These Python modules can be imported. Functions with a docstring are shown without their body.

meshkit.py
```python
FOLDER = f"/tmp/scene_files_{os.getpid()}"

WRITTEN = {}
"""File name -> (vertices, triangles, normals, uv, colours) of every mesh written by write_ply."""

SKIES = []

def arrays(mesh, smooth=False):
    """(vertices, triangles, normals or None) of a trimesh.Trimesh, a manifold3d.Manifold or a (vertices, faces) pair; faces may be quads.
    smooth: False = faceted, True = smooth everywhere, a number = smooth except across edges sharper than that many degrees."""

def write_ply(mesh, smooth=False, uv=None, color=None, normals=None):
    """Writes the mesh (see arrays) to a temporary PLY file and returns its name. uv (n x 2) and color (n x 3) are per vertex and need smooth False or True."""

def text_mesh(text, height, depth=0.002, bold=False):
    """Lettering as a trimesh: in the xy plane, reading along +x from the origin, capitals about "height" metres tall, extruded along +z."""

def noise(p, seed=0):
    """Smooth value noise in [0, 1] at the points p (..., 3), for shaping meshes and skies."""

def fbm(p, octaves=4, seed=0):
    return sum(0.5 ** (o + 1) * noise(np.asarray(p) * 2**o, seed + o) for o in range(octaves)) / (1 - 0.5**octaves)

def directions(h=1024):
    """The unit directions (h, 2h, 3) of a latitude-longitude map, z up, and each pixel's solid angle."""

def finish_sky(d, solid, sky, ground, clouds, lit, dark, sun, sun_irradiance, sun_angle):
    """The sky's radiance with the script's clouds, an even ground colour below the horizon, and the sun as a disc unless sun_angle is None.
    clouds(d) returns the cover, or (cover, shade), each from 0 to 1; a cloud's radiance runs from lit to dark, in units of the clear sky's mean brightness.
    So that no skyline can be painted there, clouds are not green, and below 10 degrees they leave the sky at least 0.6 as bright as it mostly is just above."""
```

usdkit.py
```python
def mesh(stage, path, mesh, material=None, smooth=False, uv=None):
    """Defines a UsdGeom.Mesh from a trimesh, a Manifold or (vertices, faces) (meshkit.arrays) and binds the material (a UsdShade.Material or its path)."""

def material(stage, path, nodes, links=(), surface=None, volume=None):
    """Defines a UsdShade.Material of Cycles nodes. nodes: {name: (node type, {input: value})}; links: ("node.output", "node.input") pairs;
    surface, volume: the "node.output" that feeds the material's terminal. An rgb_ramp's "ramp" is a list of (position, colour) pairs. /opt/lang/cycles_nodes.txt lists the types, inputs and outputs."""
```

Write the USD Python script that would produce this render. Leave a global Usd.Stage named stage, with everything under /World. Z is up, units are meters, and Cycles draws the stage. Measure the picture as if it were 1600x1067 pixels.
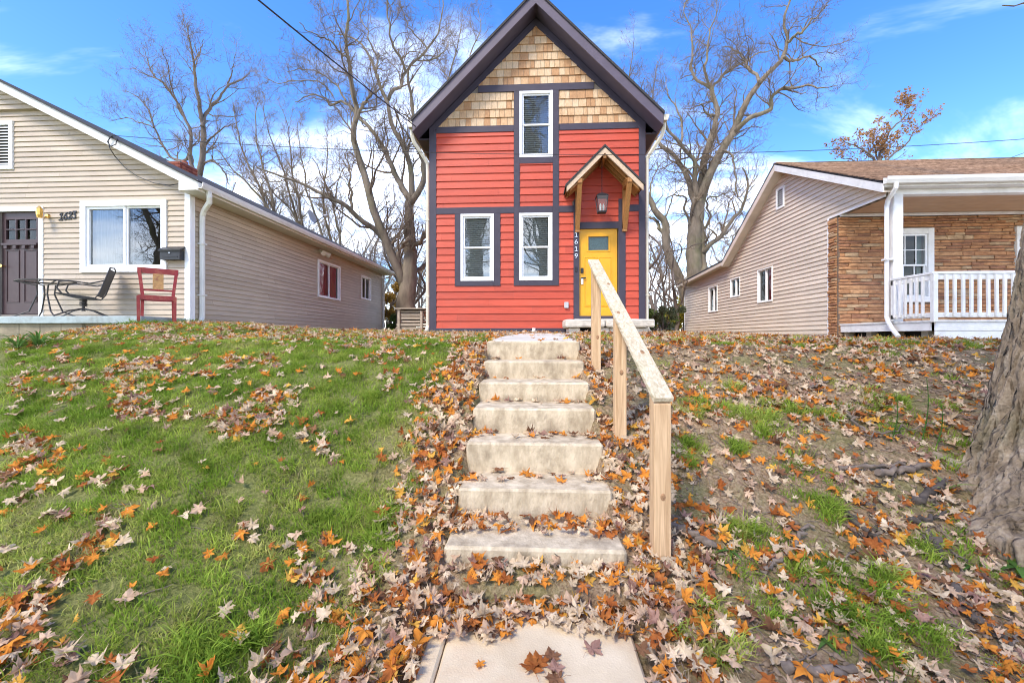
import math, random
import numpy as np, trimesh, usdkit, meshkit
from shapely.geometry import Polygon, box as sbox, LineString
from shapely import affinity
from pxr import Usd, UsdGeom, UsdLux, UsdShade, Gf, Sdf, Vt

stage = Usd.Stage.CreateInMemory()
UsdGeom.SetStageUpAxis(stage, UsdGeom.Tokens.z)
UsdGeom.SetStageMetersPerUnit(stage, 1.0)
UsdGeom.Xform.Define(stage, '/World')
UsdGeom.Scope.Define(stage, '/World/Looks')

# ------------------------------------------------------------------ camera, sky, sun, exposure
CAM_Z, YAW = 1.45, math.degrees(math.atan(34 / 640))
FPX = 640.0
cam = UsdGeom.Camera.Define(stage, '/World/camera')
cam.AddTranslateOp().Set(Gf.Vec3d(0, 0, CAM_Z))
cam.AddRotateZOp().Set(YAW)
cam.AddRotateXOp().Set(90.0)
cam.CreateHorizontalApertureAttr(36.0)
cam.CreateVerticalApertureAttr(36.0 * 682 / 1024)
cam.CreateFocalLengthAttr(36.0 * FPX / 1600)
cam.CreateVerticalApertureOffsetAttr(-6.5 / FPX * 14.4)
cam.CreateClippingRangeAttr(Gf.Vec2f(0.05, 5000))
EXPOSURE = 1.80
cam.CreateExposureAttr(EXPOSURE)

SUN_DIR = np.array([-0.46, -0.62, 0.96]); SUN_DIR /= np.linalg.norm(SUN_DIR)
ELEV, ROT = math.asin(SUN_DIR[2]), math.atan2(SUN_DIR[0], SUN_DIR[1])
SKY_STRENGTH, SUN_INT, SUN_ANGLE = 0.118, 0.36, 16.0
usdkit.material(stage, '/World/Looks/sky', {
    'tc': ('texture_coordinate', {}),
    'sky': ('sky_texture', {'sky_type': 'single_scattering', 'sun_disc': False, 'sun_elevation': ELEV, 'sun_rotation': ROT, 'altitude': 100.0, 'air_density': 1.0, 'aerosol_density': 0.6, 'ozone_density': 2.0}),
    'sep': ('separate_xyz', {}),
    'zz': ('math', {'math_type': 'add', 'value2': 0.18}),
    'dx': ('math', {'math_type': 'divide'}), 'dy': ('math', {'math_type': 'divide'}),
    'cmb': ('combine_xyz', {}),
    'map': ('mapping', {'scale': (0.55, 1.1, 1.0), 'rotation': (0, 0, 0.5), 'location': (3.1, 1.7, 0)}),
    'n1': ('noise_texture', {'scale': 1.5, 'detail': 7, 'roughness': 0.58, 'distortion': 0.35}),
    'lowz': ('map_range', {'from_min': 0.0, 'from_max': 0.62, 'to_min': 0.25, 'to_max': -0.05, 'clamp': True}),
    'sum': ('math', {'math_type': 'add'}),
    'cov': ('map_range', {'range_type': 'smoothstep', 'from_min': 0.50, 'from_max': 0.86, 'to_min': 0.0, 'to_max': 0.84, 'clamp': True}),
    'sat': ('hsv', {'saturation': 1.34, 'value': 1.03, 'hue': 0.512}),
    'mix': ('mix_color', {'b': (11.5, 11.8, 12.2), 'use_clamp': False, 'use_clamp_result': False}),
    'bg': ('background_shader', {'strength': SKY_STRENGTH})},
    [('tc.generated', 'sep.vector'), ('sep.z', 'zz.value1'), ('sep.x', 'dx.value1'), ('zz.value', 'dx.value2'), ('sep.y', 'dy.value1'), ('zz.value', 'dy.value2'),
     ('dx.value', 'cmb.x'), ('dy.value', 'cmb.y'), ('cmb.vector', 'map.vector'), ('map.vector', 'n1.vector'), ('sep.z', 'lowz.value'),
     ('n1.fac', 'sum.value1'), ('lowz.result', 'sum.value2'), ('sum.value', 'cov.value'), ('sky.color', 'sat.color'), ('sat.color', 'mix.a'), ('cov.result', 'mix.fac'), ('mix.result', 'bg.color')],
    surface='bg.background')
dome = UsdLux.DomeLight.Define(stage, '/World/sky')
dome.CreateIntensityAttr(1.0)
UsdShade.MaterialBindingAPI.Apply(dome.GetPrim()).Bind(UsdShade.Material.Get(stage, '/World/Looks/sky'))
dome.GetPrim().SetCustomDataByKey('kind', 'structure'); dome.GetPrim().SetCustomDataByKey('label', 'blue sky with thin white clouds near the horizon')
sun = UsdLux.DistantLight.Define(stage, '/World/sun')
sun.CreateIntensityAttr(SUN_INT); sun.CreateAngleAttr(SUN_ANGLE); sun.CreateNormalizeAttr(True); sun.CreateColorAttr(Gf.Vec3f(1.0, 0.92, 0.80))
q = Gf.Rotation(Gf.Vec3d(0, 0, 1), Gf.Vec3d(*SUN_DIR))
sun.AddOrientOp().Set(Gf.Quatf(q.GetQuat()))

# ------------------------------------------------------------------ helpers
rng = np.random.default_rng(7)
random.seed(7)
_s, _c = math.sin(math.radians(YAW)), math.cos(math.radians(YAW))

def at(px, py, Y):
    """the point of the plane y = Y seen at a pixel of the 1600 x 1067 photograph"""
    u, v = (px - 800) / FPX, (527 - py) / FPX
    d = np.array([-_s + u * _c, _c + u * _s, v])
    return d * (Y / d[1]) + [0, 0, CAM_Z]

LOC, USED = {}, {}
def fresh(parent, name):
    k = (parent, name); n = USED.get(k, -1) + 1; USED[k] = n
    return f'{parent}/{name}' + (f'_{n:03d}' if n else '')
def tag(prim, label=None, cat=None, group=None, kind=None):
    for k, v in (('label', label), ('category', cat), ('group', group), ('kind', kind)):
        if v: prim.SetCustomDataByKey(k, v)
def thing(name, label, cat, loc=(0, 0, 0), group=None, kind=None):
    p = fresh('/World', name); x = UsdGeom.Xform.Define(stage, p)
    x.AddTranslateOp().Set(Gf.Vec3d(*map(float, loc))); LOC[p] = np.array(loc, float)
    tag(x.GetPrim(), label, cat, group, kind); return p
def arr(m):
    if isinstance(m, MB): m = m.mesh()
    if hasattr(m, 'vertices'): return np.array(m.vertices, float), np.array(m.faces)
    return np.asarray(m[0], float), np.asarray(m[1])
def part(parent, name, m, mat, label=None, smooth=False, kind=None):
    v, f = arr(m); off = LOC.get(parent, np.zeros(3)); p = fresh(parent, name)
    if name == 'pane' and len(v) == 8 and mat in (m_pane, m_pane2): v, f = v[[1, 5, 7, 3]], np.array([[0, 1, 2], [0, 2, 3]])   # a pane is one sheet, facing out
    g = usdkit.mesh(stage, p, (v - off, f), mat, smooth); LOC[p] = off
    tag(g.GetPrim(), label, None, None, kind); return p
def single(name, m, mat, label, cat=None, group=None, kind=None, smooth=False):
    v, f = arr(m); p = fresh('/World', name); g = usdkit.mesh(stage, p, (v, f), mat, smooth); LOC[p] = np.zeros(3)
    tag(g.GetPrim(), label, cat, group, kind); return p

BOXF = np.array([[0, 2, 1], [1, 2, 3], [4, 5, 6], [5, 7, 6], [0, 1, 4], [1, 5, 4], [2, 6, 3], [3, 6, 7], [0, 4, 2], [2, 4, 6], [1, 3, 5], [3, 7, 5]])
def fixn(v, f):
    """outward winding for a closed piece"""
    vol = np.einsum('ij,ij->i', v[f[:, 0]], np.cross(v[f[:, 1]], v[f[:, 2]])).sum()
    return (v, f) if vol > 0 else (v, f[:, ::-1])
class MB:
    def __init__(self): self.v, self.f, self.n = [], [], 0
    def add(self, m):
        v, f = arr(m); self.v.append(v); self.f.append(f + self.n); self.n += len(v); return self
    def box(self, x0, x1, y0, y1, z0, z1):
        v = np.array([[x, y, z] for x in (x0, x1) for y in (y0, y1) for z in (z0, z1)], float)
        return self.add(fixn(v - v.mean(0), BOXF)[0:2] if False else (v, fixn(v - v.mean(0), BOXF)[1]))
    def beam(self, p, q, w, h, up=(0, 0, 1)):
        """box beam from p to q: w across, h along 'up'"""
        p, q = np.array(p, float), np.array(q, float); t = q - p; t /= np.linalg.norm(t)
        s = np.cross(t, up); s /= np.linalg.norm(s); u = np.cross(s, t)
        v = np.array([e + s * a * w / 2 + u * b * h / 2 for e in (p, q) for a in (-1, 1) for b in (-1, 1)])
        return self.add((v, fixn(v - v.mean(0), BOXF)[1]))
    def tube(self, pts, r, k=6, cap=True): return self.add(tube(pts, r, k, cap))
    def mesh(self): return np.vstack(self.v), np.vstack(self.f)

def tube(pts, r, k=6, cap=True):
    pts = np.asarray(pts, float); n = len(pts); r = np.broadcast_to(np.asarray(r, float), (n,))
    t = np.gradient(pts, axis=0); t /= np.linalg.norm(t, axis=1, keepdims=True) + 1e-12
    ref = np.array([0.31, 0.52, 0.79]) if abs(t[0] @ np.array([0.31, 0.52, 0.79])) < 0.9 else np.array([1.0, 0, 0])
    rings = []; a = np.arange(k) * 2 * np.pi / k
    s = np.cross(t[0], ref); s /= np.linalg.norm(s)
    for i in range(n):
        s = s - t[i] * (s @ t[i]); s /= np.linalg.norm(s) + 1e-12; b = np.cross(t[i], s)
        rings.append(pts[i] + r[i] * (np.cos(a)[:, None] * s + np.sin(a)[:, None] * b))
    v = np.vstack(rings); f = []
    i, j = np.meshgrid(np.arange(n - 1), np.arange(k), indexing='ij'); j2 = (j + 1) % k
    A, B, C, D = i * k + j, i * k + j2, (i + 1) * k + j2, (i + 1) * k + j
    f = np.vstack([np.stack([A, B, C], -1).reshape(-1, 3), np.stack([A, C, D], -1).reshape(-1, 3)])
    if cap:
        v = np.vstack([v, pts[0], pts[-1]]); c0, c1 = n * k, n * k + 1; jj = np.arange(k); j2 = (jj + 1) % k
        f = np.vstack([f, np.stack([np.full(k, c0), j2, jj], 1), np.stack([np.full(k, c1), (n - 1) * k + jj, (n - 1) * k + j2], 1)])
    return v, f

def rbox(x0, x1, y0, y1, z0, z1, b=0.01):
    """chamfered box"""
    P = []
    for sx, x in ((1, x0), (-1, x1)):
        for sy, y in ((1, y0), (-1, y1)):
            for sz, z in ((1, z0), (-1, z1)):
                P += [[x, y + sy * b, z + sz * b], [x + sx * b, y, z + sz * b], [x + sx * b, y + sy * b, z]]
    h = trimesh.convex.convex_hull(np.array(P)); return np.array(h.vertices), np.array(h.faces)

class Frame:
    """a wall's plane: u along it, z up, n out of it"""
    def __init__(s, O, U, N): s.O, s.U, s.N = np.array(O, float), np.array(U, float), np.array(N, float)
    def p(s, a):
        a = np.asarray(a, float); return s.O + a[..., 0:1] * s.U + a[..., 1:2] * np.array([0, 0, 1.0]) + a[..., 2:3] * s.N
    def box(s, u0, u1, z0, z1, n0, n1, b=0):
        v, f = rbox(u0, u1, z0, z1, n0, n1, b) if b else MB().box(u0, u1, z0, z1, n0, n1).mesh()
        return s.p(v), f
    def poly(s, poly, n0, n1):
        mb = MB()
        for g in getattr(poly, 'geoms', [poly]):
            if g.is_empty or g.geom_type != 'Polygon' or g.area < 1e-6: continue
            m = trimesh.creation.extrude_polygon(g, 1.0, engine='earcut'); v = np.array(m.vertices); v[:, 2] = n0 + v[:, 2] * (n1 - n0)
            mb.add((s.p(v), np.array(m.faces)))
        return mb.mesh()
    def lap(s, poly, z0, z1, nb, nt):
        """one lapped board: nb proud at its foot, nt at its head"""
        m = trimesh.creation.extrude_polygon(poly, 1.0, engine='earcut'); v = np.array(m.vertices)
        k = np.clip((v[:, 1] - z0) / (z1 - z0), 0, 1); v[:, 2] *= nb + (nt - nb) * k
        return s.p(v), np.array(m.faces)

def siding(parent, fr, region, z0, z1, e, mats, nb=0.016, nt=0.004, maxlen=3.66, name='siding_board', seed=1, minu=0.03):
    r = random.Random(seed); z = z0; a0, _, a1, _ = region.bounds; row = 0
    while z < z1:
        cut = region.intersection(sbox(a0 - 1, z, a1 + 1, min(z + e, z1))); row += 1
        start = a0 - r.uniform(0, maxlen); pieces = []
        x = start
        while x < a1:
            seg = cut.intersection(sbox(x, z - 1, x + maxlen - 0.0025, z + 1)); x += maxlen
            for g in getattr(seg, 'geoms', [seg]):
                if g.geom_type == 'Polygon' and g.area > 4e-4 and g.bounds[2] - g.bounds[0] > minu: pieces.append(g)
        for g in pieces: part(parent, name, fr.lap(g.simplify(1e-4), z, z + e, nb, nt), r.choice(mats))
        z += e

# ------------------------------------------------------------------ materials
def M(name, c, rough=0.6, var=0.12, scale=5.0, bump=0.0, bscale=60.0, stretch=(1, 1, 1), rot=(0, 0, 0), rnd=0.0, spec=0.4, c2=None, metallic=0.0, detail=4, dirt=None, dscale=1.3, coord='pos', distortion=0.0, lo=0.32, hi=0.68, bdist=0.01):
    c = np.array(c, float); a, b = np.clip(c * (1 - var), 0, 1), np.clip(np.array(c2, float) if c2 is not None else c * (1 + var), 0, 1)
    nodes = {'g': ('geometry', {}), 'tc': ('texture_coordinate', {}), 'm': ('mapping', {'scale': stretch, 'rotation': rot}), 'n': ('noise_texture', {'scale': scale, 'detail': detail, 'roughness': 0.6, 'distortion': distortion}),
             'r': ('rgb_ramp', {'ramp': [(0.0, a), (lo, a), (hi, b), (1.0, b)]}),
             'p': ('principled_bsdf', {'roughness': rough, 'specular_ior_level': spec, 'metallic': metallic})}
    links = [('g.position' if coord == 'pos' else 'tc.object', 'm.vector'), ('m.vector', 'n.vector'), ('n.fac', 'r.fac')]
    out = 'r.color'
    if dirt is not None:
        nodes['dn'] = ('noise_texture', {'scale': dscale, 'detail': 6, 'roughness': 0.65}); nodes['dr'] = ('map_range', {'from_min': 0.5, 'from_max': 0.72, 'to_min': 0.0, 'to_max': dirt[3], 'clamp': True})
        nodes['dm'] = ('mix_color', {'b': tuple(dirt[:3])}); links += [('g.position', 'dn.vector'), ('dn.fac', 'dr.value'), ('dr.result', 'dm.fac'), (out, 'dm.a')]; out = 'dm.result'
    if rnd:
        nodes['oi'] = ('object_info', {}); nodes['rr'] = ('map_range', {'from_min': 0.0, 'from_max': 1.0, 'to_min': 1 - rnd, 'to_max': 1 + rnd})
        nodes['hs'] = ('hsv', {'hue': 0.5, 'saturation': 1.0}); links += [('oi.random', 'rr.value'), ('rr.result', 'hs.value'), (out, 'hs.color')]; out = 'hs.color'
    links.append((out, 'p.base_color'))
    if bump:
        nodes['bn'] = ('noise_texture', {'scale': bscale, 'detail': 5, 'roughness': 0.6}); nodes['b'] = ('bump', {'strength': bump, 'distance': bdist})
        links += [('m.vector', 'bn.vector'), ('bn.fac', 'b.height'), ('b.normal', 'p.normal')]
    return usdkit.material(stage, f'/World/Looks/{name}', nodes, links, surface='p.BSDF')

m_red = [M(f'red_paint_{i}', c, 0.5, 0.10, 3.0, 0.2, 40, (1, 1, 12), rnd=0.06, dirt=(0.40, 0.10, 0.07, 0.22), dscale=1.6) for i, c in enumerate([(0.46, 0.062, 0.028), (0.49, 0.068, 0.031), (0.435, 0.057, 0.026)])]
m_trim = M('dark_plum_trim_paint', (0.045, 0.036, 0.052), 0.5, 0.10, 4, 0.1, 40, (1, 1, 1))
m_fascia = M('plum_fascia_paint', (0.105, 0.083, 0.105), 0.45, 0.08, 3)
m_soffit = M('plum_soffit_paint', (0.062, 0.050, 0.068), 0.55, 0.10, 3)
m_white = M('white_vinyl', (0.80, 0.80, 0.79), 0.35, 0.04, 4)
m_whitep = M('white_painted_wood', (0.74, 0.73, 0.70), 0.55, 0.06, 5, 0.15, 50, dirt=(0.42, 0.39, 0.33, 0.35), dscale=3.0)
m_cream = M('cream_aluminium', (0.62, 0.57, 0.45), 0.4, 0.06, 3, dirt=(0.35, 0.31, 0.24, 0.3))
m_ivory = M('ivory_aluminium', (0.70, 0.68, 0.62), 0.4, 0.05, 3, dirt=(0.38, 0.35, 0.29, 0.35))
m_shing = [M(f'cedar_shingle_{i}', c, 0.75, 0.16, 8, 0.5, 30, (9, 9, 0.8), c2=c2) for i, (c, c2) in enumerate([((0.50, 0.30, 0.15), (0.62, 0.40, 0.22)), ((0.56, 0.36, 0.19), (0.66, 0.46, 0.28)), ((0.40, 0.21, 0.095), (0.50, 0.28, 0.135)), ((0.60, 0.41, 0.24), (0.68, 0.50, 0.32)), ((0.40, 0.22, 0.105), (0.50, 0.30, 0.155))])]
m_yellow = M('yellow_door_paint', (0.70, 0.335, 0.010), 0.35, 0.05, 3)
m_black = M('black_metal', (0.018, 0.018, 0.020), 0.4, 0.1, 8)
m_asph = M('dark_roof_shingle', (0.045, 0.042, 0.042), 0.9, 0.3, 30, 0.4, 90)
m_cedar = M('stained_cedar', (0.34, 0.155, 0.045), 0.5, 0.22, 6, 0.2, 30, (8, 8, 1.0))
m_cedarp = M('pale_fascia_wood', (0.54, 0.40, 0.27), 0.55, 0.12, 6, 0.2, 30, (4, 4, 4))
m_num = M('brushed_steel', (0.72, 0.72, 0.72), 0.3, 0.04, 8, metallic=0.9)
m_grey = M('grey_plastic', (0.42, 0.42, 0.42), 0.5, 0.05, 8)
m_stone = M('pale_limestone', (0.56, 0.50, 0.41), 0.85, 0.16, 7, 0.6, 40, dirt=(0.30, 0.26, 0.20, 0.35), dscale=3)
m_conc = M('weathered_concrete', (0.46, 0.362, 0.235), 0.9, 0.22, 11, 0.8, 60, (1, 1, 0.45), dirt=(0.20, 0.15, 0.095, 0.75), dscale=4.2, c2=(0.64, 0.53, 0.37))
m_path = M('tan_concrete_path', (0.58, 0.45, 0.285), 0.9, 0.10, 3, 0.3, 110, dirt=(0.50, 0.30, 0.16, 0.45), dscale=2.2, c2=(0.66, 0.535, 0.36))
m_walk = M('pale_concrete_walk', (0.52, 0.48, 0.41), 0.9, 0.10, 4, 0.3, 90, dirt=(0.33, 0.28, 0.21, 0.4))
m_crack = M('crack_shadow_dirt', (0.09, 0.07, 0.05), 0.9, 0.2, 20)
m_beige = [M(f'beige_vinyl_{i}', c, 0.5, 0.07, 1.6, 0.12, 50, (1, 1, 5), rnd=0.05, dirt=(0.30, 0.24, 0.18, 0.22), dscale=1.1) for i, c in enumerate([(0.44, 0.36, 0.268), (0.455, 0.373, 0.28), (0.425, 0.345, 0.255)])]
m_pink = [M(f'pinkish_tan_vinyl_{i}', c, 0.5, 0.07, 1.6, 0.12, 50, (1, 1, 5), rnd=0.05, dirt=(0.30, 0.24, 0.18, 0.22), dscale=1.1) for i, c in enumerate([(0.63, 0.535, 0.425), (0.65, 0.55, 0.44), (0.61, 0.515, 0.41)])]
m_inner = M('sheathing', (0.20, 0.17, 0.14), 0.9, 0.1, 4)
m_door2 = M('aubergine_door_paint', (0.055, 0.030, 0.030), 0.4, 0.10, 5)
m_brass = M('polished_brass', (0.75, 0.48, 0.14), 0.25, 0.05, 8, metallic=1.0)
m_wrought = M('dark_bronze_metal', (0.040, 0.034, 0.030), 0.45, 0.15, 15)
m_mesh = M('charcoal_sling_fabric', (0.085, 0.080, 0.075), 0.8, 0.2, 60)
m_redch = M('worn_red_chair_paint', (0.27, 0.026, 0.024), 0.45, 0.15, 9, 0.2, 40, dirt=(0.32, 0.17, 0.08, 0.5), dscale=9)
m_splat = M('worn_gilt_splat', (0.42, 0.23, 0.08), 0.6, 0.2, 14, dirt=(0.2, 0.05, 0.03, 0.9), dscale=20)
m_brick = [M(f'chimney_brick_{i}', c, 0.85, 0.15, 18, 0.4, 60) for i, c in enumerate([(0.27, 0.075, 0.042), (0.33, 0.10, 0.055), (0.22, 0.06, 0.038)])]
m_mortar = M('mortar', (0.30, 0.27, 0.23), 0.95, 0.12, 12, 0.3, 60)
m_stones = [M(f'sandstone_{i}', np.array(c) * [1.12, 1.0, .82], 0.85, 0.25, 7, 0.7, 35, (1, 1, 2.2), bdist=0.02, c2=np.array(c2) * [1.12, 1.0, .82]) for i, (c, c2) in enumerate([((0.36, 0.18, 0.095), (0.48, 0.27, 0.15)), ((0.40, 0.22, 0.12), (0.52, 0.32, 0.19)), ((0.30, 0.15, 0.085), (0.42, 0.24, 0.14)), ((0.36, 0.25, 0.16), (0.48, 0.36, 0.25)), ((0.25, 0.125, 0.08), (0.36, 0.19, 0.12))])]
m_joint = M('stone_joint', (0.155, 0.115, 0.085), 0.95, 0.2, 14)
m_ceil = M('tan_porch_ceiling', (0.46, 0.30, 0.18), 0.6, 0.06, 4)
m_roofb = [M(f'brown_roof_shingle_{i}', c, 0.95, 0.35, 9, 0.6, 60, (1, 1, 1), c2=c2) for i, (c, c2) in enumerate([((0.22, 0.125, 0.075), (0.36, 0.22, 0.14)), ((0.26, 0.15, 0.09), (0.40, 0.26, 0.17)), ((0.19, 0.11, 0.07), (0.32, 0.2, 0.13))])]
m_slabp = M('blue_grey_porch_paint', (0.33, 0.385, 0.385), 0.7, 0.12, 6, 0.3, 40, dirt=(0.16, 0.15, 0.12, 0.6), dscale=5)
m_block = M('old_concrete_block', (0.27, 0.225, 0.155), 0.95, 0.2, 5, 0.5, 50, dirt=(0.10, 0.09, 0.06, 0.6), dscale=2)
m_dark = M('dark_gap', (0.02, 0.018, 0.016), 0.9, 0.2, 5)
m_wire = M('black_cable', (0.022, 0.022, 0.024), 0.5, 0.1, 5)
m_curt_r = M('red_curtain', (0.65, 0.03, 0.07), 0.8, 0.3, 5, 0, 20, (18, 18, 0.3))
m_curt_b = M('plum_curtain', (0.48, 0.09, 0.22), 0.8, 0.35, 5, 0, 20, (18, 18, 0.3))
m_curt_g = M('grey_net_curtain', (0.40, 0.41, 0.44), 0.9, 0.25, 5, 0, 20, (14, 14, 0.5))
m_curt_t = M('teal_curtain', (0.20, 0.30, 0.30), 0.9, 0.25, 5, 0, 20, (14, 14, 0.5))
m_blind = M('white_blind', (0.62, 0.62, 0.62), 0.6, 0.05, 6)
m_bin = M('blue_grey_plastic', (0.13, 0.17, 0.22), 0.5, 0.1, 6)
m_plank = M('weathered_plank', (0.40, 0.33, 0.26), 0.85, 0.25, 6, 0.4, 30, (1, 8, 8))
WS = math.atan2(1.115, 1.80)
m_post = M('new_pine_post', (0.52, 0.315, 0.155), 0.7, 0.22, 3.2, 0.25, 20, (14, 14, 0.7), c2=(0.66, 0.45, 0.26), distortion=0.8)
m_rail = M('bleached_pine_rail', (0.50, 0.385, 0.235), 0.75, 0.22, 3.0, 0.3, 18, (15, 0.8, 15), rot=(WS, 0, 0), c2=(0.70, 0.60, 0.43), distortion=0.9, dirt=(0.34, 0.32, 0.17, 0.6), dscale=5)
m_knot = M('pine_knot', (0.30, 0.165, 0.08), 0.75, 0.4, 60)
m_stick = M('grey_stick_bark', (0.165, 0.125, 0.095), 0.9, 0.35, 18, 0.5, 60)
m_rotten = M('rotten_black_bark', (0.075, 0.058, 0.046), 0.9, 0.5, 14, 0.6, 40)
m_bark = M('bare_tree_bark', (0.195, 0.155, 0.110), 0.95, 0.35, 2.6, 0.7, 6, (1.6, 1.6, 0.5), bdist=0.05, dirt=(0.13, 0.135, 0.05, 0.6), dscale=0.9)
m_bark2 = M('dark_tree_bark', (0.14, 0.11, 0.09), 0.95, 0.35, 2.6, 0.6, 6, (1.6, 1.6, 0.5), bdist=0.05)
m_twig = M('grey_brown_twigs', (0.165, 0.120, 0.080), 0.95, 0.35, 1.2)
m_twig2 = M('ochre_twigs', (0.21, 0.155, 0.10), 0.95, 0.35, 1.2)

def glass(name, tint=(0.9, 0.95, 0.95), refl=1.0, ior=1.9, rough=0.0):
    return usdkit.material(stage, f'/World/Looks/{name}', {'t': ('transparent_bsdf', {'color': tint}), 'g': ('glossy_bsdf', {'color': (refl, refl, refl), 'roughness': rough}), 'f': ('fresnel', {'IOR': ior}), 'm': ('mix_closure', {})},
                           [('f.fac', 'm.fac'), ('t.BSDF', 'm.closure1'), ('g.BSDF', 'm.closure2')], surface='m.closure')
m_pane = glass('window_pane', ior=2.3)
m_pane2 = glass('clear_pane', ior=1.42)
m_frost = M('textured_door_glass', (0.05, 0.085, 0.085), 0.22, 0.3, 40, 0.35, 120, spec=0.6)
m_bulb = M('frosted_bulb', (0.8, 0.76, 0.7), 0.3, 0.02, 5)

def leafmat(name, c, c2, back=0.25, rough=0.6, scale=16.0):
    return usdkit.material(stage, f'/World/Looks/{name}', {'g': ('geometry', {}), 'n': ('noise_texture', {'scale': scale, 'detail': 3}), 'r': ('rgb_ramp', {'ramp': [(0.3, c), (0.7, c2)]}),
        'oi': ('object_info', {}), 'rr': ('map_range', {'from_min': 0.0, 'from_max': 1.0, 'to_min': 0.8, 'to_max': 1.2}), 'hs': ('hsv', {'hue': 0.5, 'saturation': 1.0}),
        'p': ('principled_bsdf', {'roughness': .85, 'specular_ior_level': 0.08}), 't': ('translucent_bsdf', {}), 'm': ('mix_closure', {'fac': back})},
        [('g.position', 'n.vector'), ('n.fac', 'r.fac'), ('oi.random', 'rr.value'), ('rr.result', 'hs.value'), ('r.color', 'hs.color'), ('hs.color', 'p.base_color'), ('hs.color', 't.color'), ('p.BSDF', 'm.closure1'), ('t.BSDF', 'm.closure2')], surface='m.closure')
# ------------------------------------------------------------------ the ground: a bank that climbs from the street to the house plots
_ky = np.array([-300, -8, 1.0, 1.6, 2.05, 2.36, 2.77, 3.13, 3.48, 3.88, 4.27, 4.63, 5.2, 6.0, 9.5, 14, 40, 300.])
_kz = np.array([-.15, -.1, -.02, .0, .03, .13, .33, .54, .75, .93, 1.11, 1.29, 1.385, 1.43, 1.54, 1.60, 1.75, 2.6])
_kl = np.array([-.15, -.1, .02, .12, .24, .36, .53, .69, .84, 1.00, 1.14, 1.26, 1.385, 1.45, 1.56, 1.62, 1.75, 2.6])
_fy = np.linspace(-12, 45, 2281)
def _soft(k):
    z = np.interp(_fy, _ky, k); w = np.exp(-np.linspace(-2.4, 2.4, 25) ** 2 / 2); w /= w.sum()
    return np.convolve(np.pad(z, 12, mode='edge'), w, 'valid')
_tz, _tl = _soft(_kz), _soft(_kl)
def sstep(x, a, b): t = np.clip((x - a) / (b - a), 0, 1); return t * t * (3 - 2 * t)
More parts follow.
